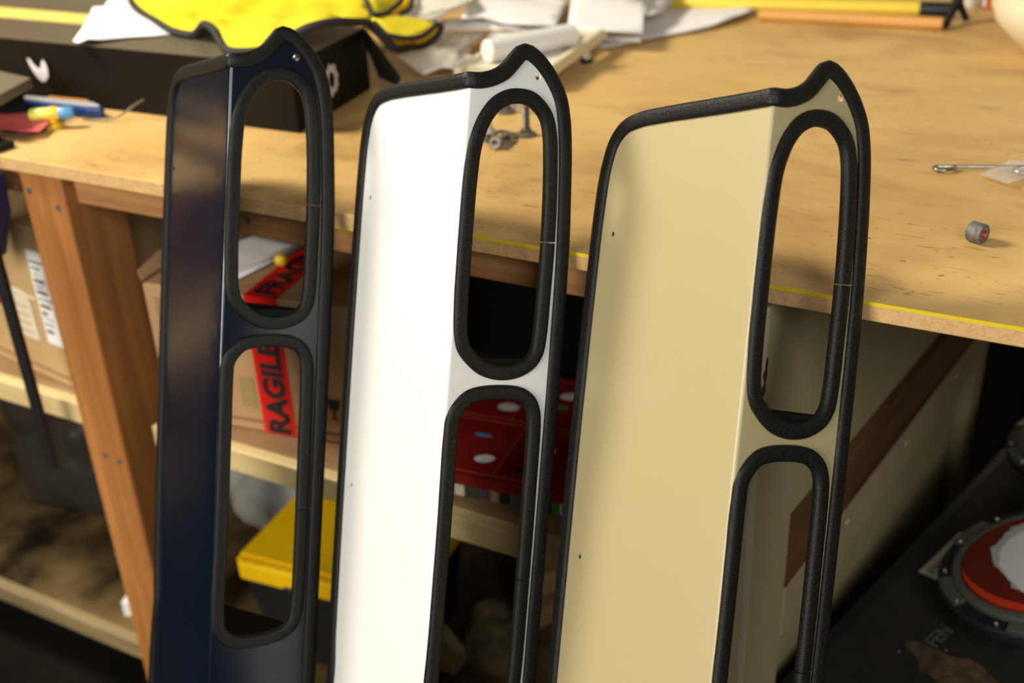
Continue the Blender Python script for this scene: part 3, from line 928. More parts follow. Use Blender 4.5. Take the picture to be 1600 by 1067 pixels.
b2 = thing('black_carton', 'second black carton standing directly behind the taped one, half hidden by paper and towel', 'box', (-1.75, 0.60, 1.0))
bm = bmesh.new()
add_box(bm, -0.50, 0.36, -0.145, 0.20, 0.0005, 0.088)
o = finish(bm, 'carton_body', [M['boxblack'], M['lid_glare']], b2, False, 0)
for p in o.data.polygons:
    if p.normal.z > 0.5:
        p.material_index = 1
sb = thing('small_black_box', 'small black lidded box at the left edge in front of the long carton', 'box', (-1.40, 0.10, 1.0))
bm = bmesh.new()
add_prism(bm, [(-0.10, 0.070), (0.062, 0.042), (0.106, -0.060), (-0.05, -0.066)], 0.046, 0.060)
finish(bm, 'lid', mat('box_lid_with_glare', (0.15, 0.125, 0.075), 0.45), sb, False, 0.0015)  # tan glare on the dark lid is mixed into this colour
bm = bmesh.new()
add_prism(bm, [(-0.10, 0.065), (0.040, 0.040), (0.020, 0.030), (-0.08, 0.01)], 0.0, 0.0455)
finish(bm, 'box_body', M['blackmatte'], sb, False, 0.001)

# ------------------------------------------------------------------ towel and papers
tw = thing('towel', 'crumpled yellow microfibre towel with black hem draped over the black carton', 'towel', (-1.1, 0.42, 1.09))
TO = (-1.1, 0.42, 1.09)
for k, nm in (('towel', 'cloth'), ('towel_lobe', 'cloth_fold'), ('towel_top', 'cloth_fold')):
    sheet(nm, D[k], M['towel'], tw, 0.004, 0.018, 0.022 if k == 'towel' else 0.004, 13.0, 2.3, TO, 0.008, True)
M['towel_in'] = mottled('towel_inside', (0.62, 0.30, 0.008), (0.70, 0.46, 0.02), 18, 0.95, 0.0, 0.4, 0.1)
for k in ('towel_under', 'towel_top_under'):
    sheet('cloth_fold', D[k], M['towel_in'], tw, 0.003, 0.018, 0.0, 11.0, 0, TO, 0.008)
def hem(key, i0, i1, r=0.0042):
    p = [Vector(q) - Vector(TO) for q in D[key][i0:i1]]
    bm = bmesh.new()
    add_tube(bm, smooth_path(p, 0.005), r, 10)
    tag(finish(bm, 'hem', M['hem'], tw), 'black hem binding')
hem('towel', 0, 20, 0.0056)
hem('towel', 19, 24, 0.0056)
hem('towel_lobe', 0, 7, 0.0036)
hem('towel_under', 0, 8, 0.006)
hem('towel_top', 0, 7, 0.0036)
hem('towel_top_under', 2, 6, 0.0036)

def paper(key, name, label, m='paper', amp=0.003, grid=0.025, cat='paper', rnd=0.0, grp=None, thick=0.0006, seed=1.0):
    q = D[key]
    og = (sum(p[0] for p in q) / len(q), sum(p[1] for p in q) / len(q), min(p[2] for p in q))
    o = sheet(name, q, M[m], None, thick, grid, amp, 14.0, seed, og, rnd)
    o.location = og
    return tag(o, label, cat, grp)
pb = paper('paper_box', 'paper_sheet', 'white sheet with a brown scribble lying on the black carton beside the towel', amp=0.002)
bm = bmesh.new()
rs = random.Random(5)
pp = [Vector((-1.325 + i * 0.0075, 0.372 + 0.004 * i * 0.3 + rs.uniform(-0.008, 0.008), 1.0995)) - pb.location for i in range(14)]
add_tube(bm, smooth_path(pp, 0.004), 0.0011, 6)
tag(finish(bm, 'scribble', M['cardink'], pb), 'brown pencil scribble')
paper('paper_wavy', 'paper_sheet', 'creased cream sheet with wavy edge hanging below the towel corner', 'paper_cream', 0.004, 0.02)
paper('paper_mid', 'paper_sheet', 'cream sheet lying under the yellow towel tip', 'paper_cream', 0.003)
rc = paper('receipt', 'receipt', 'cream receipt with grey handwriting beside the towel top', 'paper_cream', 0.003)
bm = bmesh.new()
for s in range(2):
    p0 = Vector((-0.985 + 0.01 * s, 0.585 + 0.03 * s, 1.0785)) - rc.location
    pp = [p0 + Vector((0.0 + 0.0016 * i + rs.uniform(-.004, .004), 0.0056 * i, rs.uniform(-.0005, .0005))) for i in range(12)]
    add_tube(bm, smooth_path(pp, 0.004), 0.0009, 6)
tag(finish(bm, 'handwriting', mat('grey_pencil', (0.22, 0.20, 0.18), 0.8), rc), 'grey handwriting')
paper('paper_fold', 'paper_sheet', 'folded white leaflet between the receipt and the paper stack', 'paper', 0.002)
paper('paper_big', 'paper_sheet', 'large white sheet at the back left of the stapled stack', 'paper', 0.002)
st = paper('stack', 'paper_stack', 'thick stack of white printer paper with squared front corner', 'paper', 0.0, 0.04, 'paper stack', 0, None, 0.002)
bm = bmesh.new()
q = [(p[0] - st.location.x, p[1] - st.location.y) for p in D['stack_low']]
add_prism(bm, q, 1.0075 - st.location.z, 1.014 - st.location.z)
tag(finish(bm, 'lower_sheets', M['paper'], st, False), 'lower sheets of the stack')
paper('paper_right', 'paper_sheet', 'wide white sheet spread flat on the bench right of the stack', 'paper', 0.0015)
paper('paper_card', 'paper_card', 'small white card propped on the wide flat sheet', 'paper', 0.0, 0.05)

# ------------------------------------------------------------------ white tray with rolls
tray = thing('white_rack', 'low white plastic rack on stub legs with black rubber feet', 'rack', (-0.80, 0.60, 1.0), radians(14))
def bar(name, m, p, q, wd, h, parent, bev=0.002):
    p, q = Vector(p), Vector(q)
    mt = frame(p, q - p, Vector((0, 0, 1)).cross(q - p))
    bm = bmesh.new()
    add_box(bm, 0, (q - p).length, -wd / 2, wd / 2, -h / 2, h / 2)
    bm.transform(mt)
    return finish(bm, name, m, parent, False, bev)
bar('rail', M['cream_plastic'], (0.055, -0.10, 0.028), (0.09, 0.175, 0.028), 0.012, 0.018, tray)
bar('rail', M['cream_plastic'], (-0.075, -0.11, 0.028), (-0.04, 0.165, 0.028), 0.012, 0.018, tray)
bar('cross_bar', M['cream_plastic'], (-0.068, -0.085, 0.028), (0.052, -0.085, 0.028), 0.012, 0.014, tray)
bar('cross_bar', M['cream_plastic'], (-0.04, 0.155, 0.028), (0.082, 0.155, 0.028), 0.012, 0.014, tray)
bm = bmesh.new()
add_box(bm, -0.066, 0.054, -0.078, 0.148, 0.030, 0.033)
finish(bm, 'rack_plate', M['white_plastic'], tray, False, 0.001)
for x, y in ((0.078, 0.085), (0.06, -0.07), (-0.05, 0.08), (-0.068, -0.08)):
    bm = bmesh.new()
    add_lathe(bm, [(0, 0.004), (0.005, 0.004), (0.005, 0.019), (0, 0.019)], 12, Matrix.Translation((x, y, 0)))
    lgx = finish(bm, 'leg', M['cream_plastic'], tray)
    bm = bmesh.new()
    add_lathe(bm, [(0, 0.0), (0.011, 0.0), (0.010, 0.004), (0.005, 0.006), (0, 0.006)], 14, Matrix.Translation((x, y, 0)))
    tag(finish(bm, 'rubber_foot', M['rubber'], lgx), 'black rubber foot')
def cyl_thing(name, label, cat, m, p, q, r, inner=0.0, grp=None, seg=28):
    p, q = Vector(p), Vector(q)
    L = (q - p).length
    mt = frame((0, 0, 0), (q - p).orthogonal(), (q - p).cross((q - p).orthogonal()))
    bm = bmesh.new()
    e = min(r * 0.12, 0.003)
    if inner:
        add_lathe(bm, [(inner, 0), (r - e, 0), (r, e), (r, L - e), (r - e, L), (inner, L)], seg, mt, True)
    else:
        add_lathe(bm, [(0, 0), (r - e, 0), (r, e), (r, L - e), (r - e, L), (0, L)], seg, mt)
    o = finish(bm, name, m, None, True, angle=35)
    o.location = p
    return tag(o, label, cat, grp)
cyl_thing('paper_roll', 'white paper roll lying lengthwise on the white rack', 'roll', M['white_plastic'], (-0.8195, 0.517, 1.0515), (-0.748, 0.660, 1.0515), 0.0175)
cyl_thing('paper_roll', 'short white roll standing left of the white rack', 'roll', M['cream_plastic'], (-0.955, 0.66, 1.0), (-0.955, 0.66, 1.034), 0.021, 0.008)
cyl_thing('paper_roll', 'white roll lying behind the short standing roll', 'roll', M['white_plastic'], (-0.93, 0.715, 1.0155), (-0.865, 0.755, 1.0155), 0.0155, 0.006)

# ------------------------------------------------------------------ poles, clip, bottles at the back
yp = thing('yellow_pole', 'yellow pole with black end sleeve lying at the back of the bench', 'pole', (-0.30, 1.192, 1.0145))
bm = bmesh.new()
add_tube(bm, [(-0.47, -0.066, 0), (-0.03, -0.004, 0)], 0.0125, 18)
finish(bm, 'shaft', M['yellow_pole'], yp)
bm = bmesh.new()
add_tube(bm, [(-0.031, -0.004, 0), (0.02, 0.003, 0)], 0.013, 18)
tag(finish(bm, 'end_sleeve', M['blackplastic'], yp), 'black end sleeve')
o = cyl_thing('dowel', 'orange-brown wooden dowel lying in front of the yellow pole', 'dowel', M['orange_wood'], (-0.585, 1.084, 1.0105), (-0.276, 1.096, 1.0105), 0.0105)
o = cyl_thing('thin_rod', 'thin dark green rod between the dowel and the yellow pole', 'rod', M['darkgreen'], (-0.42, 1.132, 1.006), (-0.285, 1.142, 1.006), 0.006)
cl = thing('spring_clamp', 'black spring clamp standing at the ends of the poles', 'clamp', (-0.262, 1.15, 1.0))
for a, b_ in (((-0.012, -0.040, 0.004), (-0.004, 0.004, 0.034)), ((0.012, 0.022, 0.004), (-0.002, 0.010, 0.034))):
    bm = bmesh.new()
    add_tube(bm, [a, tuple((x + y) / 2 for x, y in zip(a, b_)), b_], [0.0055, 0.006, 0.007], 12)
    finish(bm, 'jaw', M['rubber'], cl)
bm = bmesh.new()
add_tube(bm, [(-0.004, 0.006, 0.030), (-0.003, 0.008, 0.055), (-0.003, 0.009, 0.085)], [0.010, 0.009, 0.008], 14)
finish(bm, 'handle', M['rubber'], cl)
def bottle(name, label, loc, r, h, bands, cat='bottle'):
    t = thing(name, label, cat, loc)
    bm = bmesh.new()
    add_lathe(bm, [(0, 0), (r * 0.92, 0), (r, 0.003), (r, h * 0.8), (r * 0.6, h * 0.9), (r * 0.45, h), (0, h)], 28)
    finish(bm, 'bottle_body', M['white_plastic'], t)
    for z0, z1, m in bands:
        bm = bmesh.new()
        add_lathe(bm, [(r * 1.006, z0), (r * 1.012, z0), (r * 1.012, z1), (r * 1.006, z1)], 28, None, True)
        finish(bm, 'label_band', m, t)
    return t
bottle('small_bottle', 'small white bottle at the back beside the spring clamp', (-0.262, 1.308, 1.0), 0.017, 0.11, [])
cn = thing('paint_tin', 'red, yellow and white printed can at the back next to the white bottle', 'can', (-0.222, 1.318, 1.0))
bm = bmesh.new()
add_lathe(bm, [(0, 0), (0.023, 0), (0.025, 0.002), (0.025, 0.12), (0.02, 0.128), (0, 0.128)], 32)
finish(bm, 'can_body', M['red'], cn)
for a0, a1, m in ((200, 235, M['white_plastic']), (258, 275, M['yellow_pole']), (300, 318, M['white_plastic']), (325, 345, M['white_plastic'])):
    bm = bmesh.new()
    k = 8
    A = [radians(a0 + (a1 - a0) * i / k) for i in range(k + 1)]
    lo = [bm.verts.new((0.0253 * cos(a), 0.0253 * sin(a), 0.003)) for a in A]
    hi = [bm.verts.new((0.0253 * cos(a), 0.0253 * sin(a), 0.10)) for a in A]
    for i in range(k):
        bm.faces.new((lo[i], lo[i + 1], hi[i + 1], hi[i]))
    finish(bm, 'label_stripe', m, cn)
jug = thing('jug', 'cream plastic jug with rounded base at the right back corner of the view', 'jug', (-0.068, 0.985, 1.0))
bm = bmesh.new()
add_lathe(bm, [(0, 0), (0.055, 0), (0.075, 0.006), (0.118, 0.050), (0.126, 0.075), (0.128, 0.22), (0.10, 0.28), (0.04, 0.30), (0.035, 0.33), (0, 0.33)], 48)
finish(bm, 'jug_body', M['cream_plastic'], jug)
bm = bmesh.new()
add_lathe(bm, [(0, 0.328), (0.038, 0.328), (0.038, 0.35), (0, 0.35)], 24)
finish(bm, 'cap', M['white_plastic'], jug)

# ------------------------------------------------------------------ hardware on the bench
def carriage_bolt(label, loc):
    t = thing('carriage_bolt', label, 'bolt', loc, 0, 'carriage bolts standing on the bench')
    bm = bmesh.new()
    add_lathe(bm, [(0, 0), (0.0085, 0.0), (0.0108, 0.0012), (0.0108, 0.0028), (0.0085, 0.0042), (0.0055, 0.0050), (0, 0.0050)], 28)
    finish(bm, 'bolt_head', M['dirtysteel'], t)
    bm = bmesh.new()
    add_box(bm, -0.0042, 0.0042, -0.0042, 0.0042, 0.0048, 0.0085)
    prof = [(0, 0.008)]
    z = 0.008
    while z < 0.0335:
        prof += [(0.0037, z), (0.0042, z + 0.0006)]
        z += 0.0012
    prof += [(0.0034, 0.0345), (0, 0.0345)]
    add_lathe(bm, prof, 20)
    finish(bm, 'shank', M['dirtysteel'], t, angle=25)
    t.scale = (1.2, 1.2, 1.12)
    return t
carriage_bolt('rusty carriage bolt standing on its head behind the white panel, nearer one', (-0.6535, 0.3215, 1.0))
carriage_bolt('carriage bolt standing on its head, half hidden at the top of the white panel opening', (-0.7286, 0.4056, 1.0))
def washer_mesh():
    bm = bmesh.new()
    add_lathe(bm, [(0.0042, 0), (0.0092, 0), (0.0095, 0.0004), (0.0095, 0.0013), (0.0092, 0.0017), (0.0042, 0.0017)], 28, None, True)
    return bm
wl = ['flat steel washer closest to the viewer in the pile behind the white panel', 'steel washer lying flat at the right front of the washer pile',
      'washer nearest the standing carriage bolt', 'washer under the middle of the pile, tilted left', 'washer on top of the middle of the pile',
      'washer leaning in the pile towards the standing bolt', 'tilted washer half hidden by the black edging on the left of the pile', 'washer at the rear left of the pile']
proto = None
tilt = [(0.95, 0.2), (0.05, 0.15), (0.0, 0.0), (0.25, 0.2), (0.1, -0.25), (0.2, -0.1), (0.8, 0.6), (0.1, 0.0)]
zo = [0.0085, 0.0008, 0.0, 0.003, 0.006, 0.002, 0.008, 0.001]
for i, (x, y, z) in enumerate(D['washers']):
    if proto is None:
        o = proto = finish(washer_mesh(), 'washer', M['dirtysteel'])
    else:
        o = proto.copy()
        COL.objects.link(o)
    o.location = (x, y, 1.0 + zo[i])
    o.rotation_euler = (tilt[i][0], tilt[i][1], 0.3 * i)
    k = (0.85, 1.3, 1.2, 1.1, 1.15, 1.2, 0.95, 1.2)[i]
    o.scale = (k, k, k * 1.2)
    tag(o, wl[i], 'washer', 'washers in the hardware pile')
bm = bmesh.new()
add_lathe(bm, [(0.0035, 0), (0.0072, 0), (0.0072, 0.006), (0.0035, 0.006)], 6, None, True)
o = finish(bm, 'hex_nut', M['steel'], None, False, 0.0006)
o.location = (-0.6700, 0.2990, 1.0035)
tag(o, 'shiny hexagonal nut in the middle of the washer pile', 'nut')
bm = bmesh.new()
add_lathe(bm, [(0, 0), (0.0085, 0), (0.0085, 0.003), (0.0055, 0.006), (0.0052, 0.015), (0.003, 0.020), (0, 0.021)], 24)
o = finish(bm, 'dome_nut', M['silver'])
o.location = (-0.7085, 0.320, 1.0)
tag(o, 'bright silver dome nut standing behind the washer pile', 'nut')
bm = bmesh.new()
add_lathe(bm, [(0, 0), (0.026, 0), (0.027, 0.004), (0.027, 0.016), (0, 0.017)], 28)
o = finish(bm, 'silver_cap', M['silver'])
o.location = (-0.735, 0.452, 1.0)
tag(o, 'silver cap behind the two standing bolts', 'cap')

p, q = Vector(D['spacer'][0]), Vector(D['spacer'][1])
ax = Vector((0.90, -0.43, 0)).normalized()
sp = thing('spacer_bush', 'dark steel spacer ring lying on its side at the right of the bench', 'spacer', (-0.0985, 0.1745, 1.0))
mt = frame((0, 0, 0.0095), (0, 0, 1), ax.cross(Vector((0, 0, 1))))
mt = Matrix.Translation((0, 0, 0.0098)) @ Vector((0, 0, 1)).rotation_difference(ax).to_matrix().to_4x4()
bm = bmesh.new()
add_lathe(bm, [(0.0046, 0.0), (0.0088, 0.0), (0.0098, 0.001), (0.0098, 0.0135), (0.0088, 0.0148), (0.0046, 0.0148)], 40, mt, True)
finish(bm, 'ring', mottled('blackened_steel', (0.10, 0.095, 0.085), (0.20, 0.19, 0.17), 260, 0.55, 0.4, 0.5), sp)
bm = bmesh.new()
add_lathe(bm, [(0.0040, 0.0005), (0.0047, 0.0005), (0.0047, 0.0143), (0.0040, 0.0143)], 32, mt, True)
tag(finish(bm, 'bore_lining', mat('copper', (0.80, 0.42, 0.27), 0.35, 1.0), sp), 'copper coloured bore lining')

hk = thing('hooked_pin', 'thin steel rod with a hooked end, beside the spacer ring', 'rod', (-0.12, 0.385, 1.0))
off_ = Vector((-0.12, 0.385, 1.0))
bm = bmesh.new()
add_tube(bm, [Vector(v) - off_ for v in D['rod2']], 0.0019, 10)
finish(bm, 'shaft', M['steel'], hk)
bm = bmesh.new()
a = [Vector(v) - off_ for v in D['rod']]
add_tube(bm, smooth_path([Vector(D['rod2'][0]) - off_ + Vector((0.003, 0.001, 0))] + a, 0.002), [0.0019] * 99, 10)
finish(bm, 'hook', M['steel'], hk)
bm = bmesh.new()
bmesh.ops.create_uvsphere(bm, u_segments=14, v_segments=10, radius=0.0028, matrix=Matrix.Translation(a[-1]))
finish(bm, 'hook_tip', M['steel'], hk)
bm = bmesh.new()
c0 = Vector(D['ring'][0]) - off_ + Vector((0, 0, 0.0005))
add_tube(bm, [c0 + Vector((0.011 * cos(2 * pi * i / 30), 0.011 * sin(2 * pi * i / 30), 0.0)) for i in range(30)], 0.0018, 10, True)
finish(bm, 'ring_eye', M['steel'], hk)
o = sheet('plastic_bag', D['plasticbag'], M['clear'], None, 0.0006, 0.01, 0.004, 60.0, 4.0, (-0.09, 0.375, 1.001))
o.location = (-0.09, 0.375, 1.001)
tag(o, 'small clear plastic bag lying under the hooked pin', 'bag')

# ------------------------------------------------------------------ small things at the left end of the bench
nb = thing('notebook', 'dark notebook with pink printed cover lying at the left end', 'notebook', (-1.36, 0.10, 1.0))
bm = bmesh.new()
add_prism(bm, [(p[0] + 1.36, p[1] - 0.10) for p in D['notebook']], 0.0005, 0.0095)
finish(bm, 'notebook_body', mat('dark_cover', (0.035, 0.025, 0.028), 0.4), nb, False, 0.001)
bm = bmesh.new()
add_prism(bm, [(p[0] + 1.36, p[1] - 0.10) for p in D['pagepink']], 0.0097, 0.0115)
tag(finish(bm, 'pink_cover', M['pink'], nb, False), 'pink printed cover')

kn = thing('utility_knife', 'blue handled utility knife with silver top edge in front of the carton', 'knife', (-1.33, 0.178, 1.0), radians(4))
bm = bmesh.new()
add_prism(bm, [(-0.085, -0.010), (0.055, -0.012), (0.074, -0.004), (0.072, 0.006), (0.05, 0.012), (-0.085, 0.012)], 0.0, 0.015)
finish(bm, 'handle', M['blue'], kn, False, 0.003)
bm = bmesh.new()
add_prism(bm, [(-0.078, -0.004), (0.05, -0.006), (0.070, -0.001), (0.048, 0.010), (-0.078, 0.010)], 0.0152, 0.0185)
finish(bm, 'slider_plate', M['silver'], kn, False, 0.001)
bm = bmesh.new()
add_prism(bm, [(-0.04, 0.011), (0.035, 0.011), (0.035, 0.016), (-0.04, 0.016)], 0.004, 0.019)
tag(finish(bm, 'orange_insert', mat('orange_plastic', (0.55, 0.20, 0.02), 0.4), kn, False), 'orange insert')

ty = thing('plastic_toy', 'small yellow and lime plastic toy with blue end cap on a round base', 'toy', (-1.2846, 0.1193, 1.0))
bm = bmesh.new()
add_lathe(bm, [(0, 0), (0.0125, 0), (0.0135, 0.002), (0.012, 0.006), (0.006, 0.009), (0.005, 0.014), (0, 0.014)], 28)
finish(bm, 'round_base', M['toy_yellow'], ty)
rx = Vector((0.0, 0.0, 0.0))
d_ = Vector((0.88, 0.47, 0.02)).normalized()
qd = Vector((0, 0, 1)).rotation_difference(d_).to_matrix().to_4x4()
bm = bmesh.new()
add_lathe(bm, [(0, -0.030), (0.006, -0.030), (0.0085, -0.027), (0.0085, -0.004), (0.0075, -0.001), (0, 0.0)], 24, Matrix.Translation((0, 0, 0.0205)) @ qd)
finish(bm, 'lime_barrel', M['toy_lime'], ty)
bm = bmesh.new()
add_lathe(bm, [(0, -0.002), (0.0092, -0.002), (0.0098, 0.004), (0.008, 0.011), (0, 0.012)], 24, Matrix.Translation((0, 0, 0.0205)) @ qd)
finish(bm, 'yellow_collar', M['toy_yellow'], ty)
bm = bmesh.new()
add_lathe(bm, [(0, 0.011), (0.008, 0.011), (0.0088, 0.016), (0.0085, 0.026), (0.006, 0.031), (0, 0.032)], 24, Matrix.Translation((0, 0, 0.0205)) @ qd)
tag(finish(bm, 'blue_cap', M['lightblue'], ty), 'blue end cap')
wr = D['wire']
bm = bmesh.new()
add_tube(bm, smooth_path([Vector(p) - Vector((-1.23, 0.18, 1.0)) for p in wr], 0.004), 0.0013, 8)
o = finish(bm, 'thin_wire', M['dirtysteel'])
o.location = (-1.23, 0.18, 1.0)
tag(o, 'thin curled wire at the knife tip in front of the carton', 'wire')
bm = bmesh.new()
add_tube(bm, smooth_path([Vector(p) for p in ((0.0, 0.012, 0.0015), (0.002, -0.006, 0.0015), (-0.010, -0.020, 0.0015), (-0.016, -0.022, 0.0015), (-0.006, -0.010, 0.0015), (0.006, 0.004, 0.0015))], 0.003), 0.0009, 8)
o = finish(bm, 'key_loop', M['dirtysteel'])
o.location = (-1.295, 0.088, 1.0)
tag(o, 'small wire loop lying beside the notebook corner', 'wire loop')

cp = thing('bar_clamp', 'bar clamp with blue jaws gripping the bench edge, black bar hanging down', 'clamp', (-1.272, -0.012, 1.0))
bm = bmesh.new()
add_box(bm, -0.075, 0.010, 0.018, 0.046, 0.0005, 0.010)
finish(bm, 'jaw_pad', M['rubber'], cp, False, 0.001)
bm = bmesh.new()
add_prism(bm, [(-0.075, -0.012), (-0.004, -0.012), (-0.004, 0.040), (-0.02, 0.046), (-0.075, 0.046)], 0.0105, 0.028)
finish(bm, 'upper_jaw', M['navy'], cp, False, 0.004)
bm = bmesh.new()
mtj = frame((0, 0, 0), (1, 0, 0), (0, 0, 1))
poly = [(-0.09, -0.018), (0.026, -0.020), (0.020, -0.075), (-0.012, -0.14), (-0.09, -0.16)]
lo = [bm.verts.new((x, -0.022, z)) for x, z in poly]
hi = [bm.verts.new((x, 0.010, z)) for x, z in poly]
bm.faces.new(lo); bm.faces.new(hi[::-1])
for i in range(5):
    bm.faces.new((lo[i], hi[i], hi[(i + 1) % 5], lo[(i + 1) % 5]))
finish(bm, 'lower_jaw', M['navy'], cp, False, 0.004)
bm = bmesh.new()
add_box(bm, -0.014, 0.004, -0.019, -0.010, -0.47, 0.012)
finish(bm, 'bar', M['blackplastic'], cp, False, 0.001)
bm = bmesh.new()
add_box(bm, -0.028, -0.0145, -0.020, -0.006, -0.205, -0.165)
tag(finish(bm, 'red_trigger', mat('red_plastic', (0.5, 0.03, 0.01), 0.4), cp, False, 0.003), 'red trigger')

# ------------------------------------------------------------------ cartons on the middle shelf
ca = thing('cardboard_box', 'kraft cardboard carton with printed arch mark and white shipping label, left of the leg', 'box', (-1.433, 0.07, 0.618), radians(-8.0))
bm = bmesh.new()
add_box(bm, -0.16, 0.18, 0.0, 0.30, 0.0005, 0.255)
finish(bm, 'carton_body', M['card'], ca, False, 0.003)
bm = bmesh.new()
add_box(bm, -0.16, 0.18, -0.0008, 0.0, 0.016, 0.0185)
finish(bm, 'bottom_crease', M['cardink'], ca, False)
def on_face(pts, m, name, parent, lab=None, y=-0.0008):
    bm = bmesh.new()
    vs = [bm.verts.new((x, y, z)) for x, z in pts]
    bm.faces.new(vs)
    o = finish(bm, name, m, parent, False, 0, 0.0004)
    return tag(o, lab) if lab else o
arch = [(0.025, 0.065)] + [(0.055 - 0.030 * cos(t), 0.125 + 0.022 * sin(t)) for t in [pi * i / 12 for i in range(13)]] + [(0.086, 0.065)]
on_face(arch, M['cardprint'], 'printed_arch', ca, 'pale printed arch mark')
for k in range(4):
    z = 0.075 + 0.014 * k
    on_face([(0.036, z), (0.074, z), (0.074, z + 0.003), (0.036, z + 0.003)], M['card'], 'arch_line', ca, None, -0.0014)
lb = on_face([(0.108, 0.070), (0.155, 0.070), (0.155, 0.220), (0.108, 0.220)], M['white_label'], 'shipping_label', ca, 'white shipping label')
rl = random.Random(11)
z = 0.205
while z > 0.085:
    h = rl.choice([0.002, 0.003, 0.006])
    x1 = rl.uniform(0.125, 0.148)
    bm = bmesh.new()
    vs = [bm.verts.new((x, -0.0014, zz)) for x, zz in ((0.113, z), (x1, z), (x1, z - h), (0.113, z - h))]
    bm.faces.new(vs)
    finish(bm, 'label_print', M['label_ink'], lb, False)
    z -= h + rl.uniform(0.004, 0.008)
bm = bmesh.new()
pp = [(0.0 + 0.006 * i, -0.0012, 0.148 - 0.0006 * i + 0.010 * max(0, 1 - abs(i - 4) / 3) * (1 if i % 2 else 0.4)) for i in range(18)]
add_tube(bm, pp, 0.0014, 6)
tag(finish(bm, 'chalk_writing', M['cardprint'], ca), 'white chalk scrawl')

cb = thing('cardboard_box', 'brown cardboard carton with red FRAGILE tape behind the navy panel', 'box', (-0.991, 0.069, 0.618), math.atan2(0.023, 0.148))
bm = bmesh.new()
add_box(bm, -0.111, 0.25, 0.0, 0.19, 0.0005, 0.208)
finish(bm, 'carton_body', M['cardbrown'], cb, False, 0.003)
bm = bmesh.new()
vs = [bm.verts.new(p) for p in ((-0.111, 0.0, 0.209), (-0.111, 0.19, 0.209), (-0.15, 0.175, 0.222), (-0.13, 0.02, 0.214))]
bm.faces.new(vs)
finish(bm, 'open_flap', M['cardbrown'], cb, False, 0, 0.003)
on_face([(-0.095, 0.13), (-0.05, 0.13), (-0.05, 0.19), (-0.095, 0.19)], mat('kraft_patch', (0.30, 0.17, 0.075), 0.8), 'printed_panel', cb)
on_face([(0.017, 0.037), (0.040, 0.037), (0.040, 0.085), (0.017, 0.085)], mat('kraft_patch_small', (0.30, 0.20, 0.07), 0.8), 'printed_square', cb)
on_face([(-0.111, 0.016), (0.25, 0.016), (0.25, 0.0185), (-0.111, 0.0185)], M['cardink'], 'bottom_crease', cb)
on_face([(0.142, 0.035), (0.175, 0.035), (0.175, 0.075), (0.142, 0.075)], mat('kraft_dark_patch', (0.28, 0.16, 0.05), 0.8), 'handling_mark', cb)
gl = on_face([(0.148, 0.070), (0.170, 0.070), (0.166, 0.056), (0.161, 0.053), (0.161, 0.042), (0.166, 0.040), (0.152, 0.040), (0.157, 0.042), (0.157, 0.053), (0.152, 0.056)],
             M['blackink'], 'glass_symbol', cb, 'black wine glass symbol', -0.0016)
tp = on_face([(0.046, 0.0006), (0.096, 0.0006), (0.096, 0.2085), (0.046, 0.2085)], M['redtape'], 'red_tape', cb, 'red tape printed FRAGILE', -0.0009)
bm = bmesh.new()
vs = [bm.verts.new(p) for p in ((0.046, -0.0009, 0.2092), (0.096, -0.0009, 0.2092), (0.092, 0.186, 0.2092), (0.042, 0.186, 0.2092))]
bm.faces.new(vs)
finish(bm, 'red_tape', M['redtape'], cb, False)
def trot(x, z):     # letters climb the front of the box, tops to the left
    return Matrix(((0, -1, 0, x), (0, 0, -1, -0.0014), (1, 0, 0, z), (0, 0, 0, 1)))
text('fragile_lettering', 'RAGILE', 0.044, M['blackink'], trot(0.0865, 0.002), tp, 0.0002, 0.0021)
tt_ = text('fragile_lettering', 'FRAGILE', 0.044, M['blackink'], Matrix(((0, -1, 0, 0.086), (1, 0, 0, 0.006), (0, 0, 1, 0.2098), (0, 0, 0, 1))), cb, 0.0002, 0.0018)
o = sheet('paper_sheet', [(-1.10, 0.10, 0.828), (-0.985, 0.085, 0.829), (-0.965, 0.24, 0.832), (-1.06, 0.255, 0.835)], M['paper'], None, 0.0006, 0.03, 0.006, 20, 3, (-1.03, 0.18, 0.8285))
o.location = (-1.03, 0.18, 0.8285)
tag(o, 'white sheet lying on the FRAGILE carton under the bench top', 'paper')
bm = bmesh.new()
add_lathe(bm, [(0, 0), (0.007, 0), (0.0095, 0.004), (0.0095, 0.009), (0.006, 0.014), (0, 0.015)], 20)
o = finish(bm, 'yellow_fitting', M['toy_yellow'])
o.location = (-0.955, 0.168, 0.8320)
tag(o, 'small yellow plastic fitting lying on the FRAGILE carton beside its tape', 'fitting')
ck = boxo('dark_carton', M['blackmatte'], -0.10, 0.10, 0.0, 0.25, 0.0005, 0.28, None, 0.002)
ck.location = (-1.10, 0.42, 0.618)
bc = boxo('black_infill', M['blackmatte'], -0.26, 0.26, 0.0, 0.25, 0.0005, 0.31, None, 0.002)  # black box added to keep the shelf dark, hides the carton's lit side
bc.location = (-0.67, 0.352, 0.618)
tag(bc, 'added black crate on the shelf behind the red printed box', 'infill')
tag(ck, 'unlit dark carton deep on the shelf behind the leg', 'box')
o = cyl_thing('kraft_tube', 'kraft cardboard tube lying on the shelf at the right of the leg', 'tube', M['card'], (-1.24, 0.155, 0.6385), (-1.135, 0.138, 0.6385), 0.020)

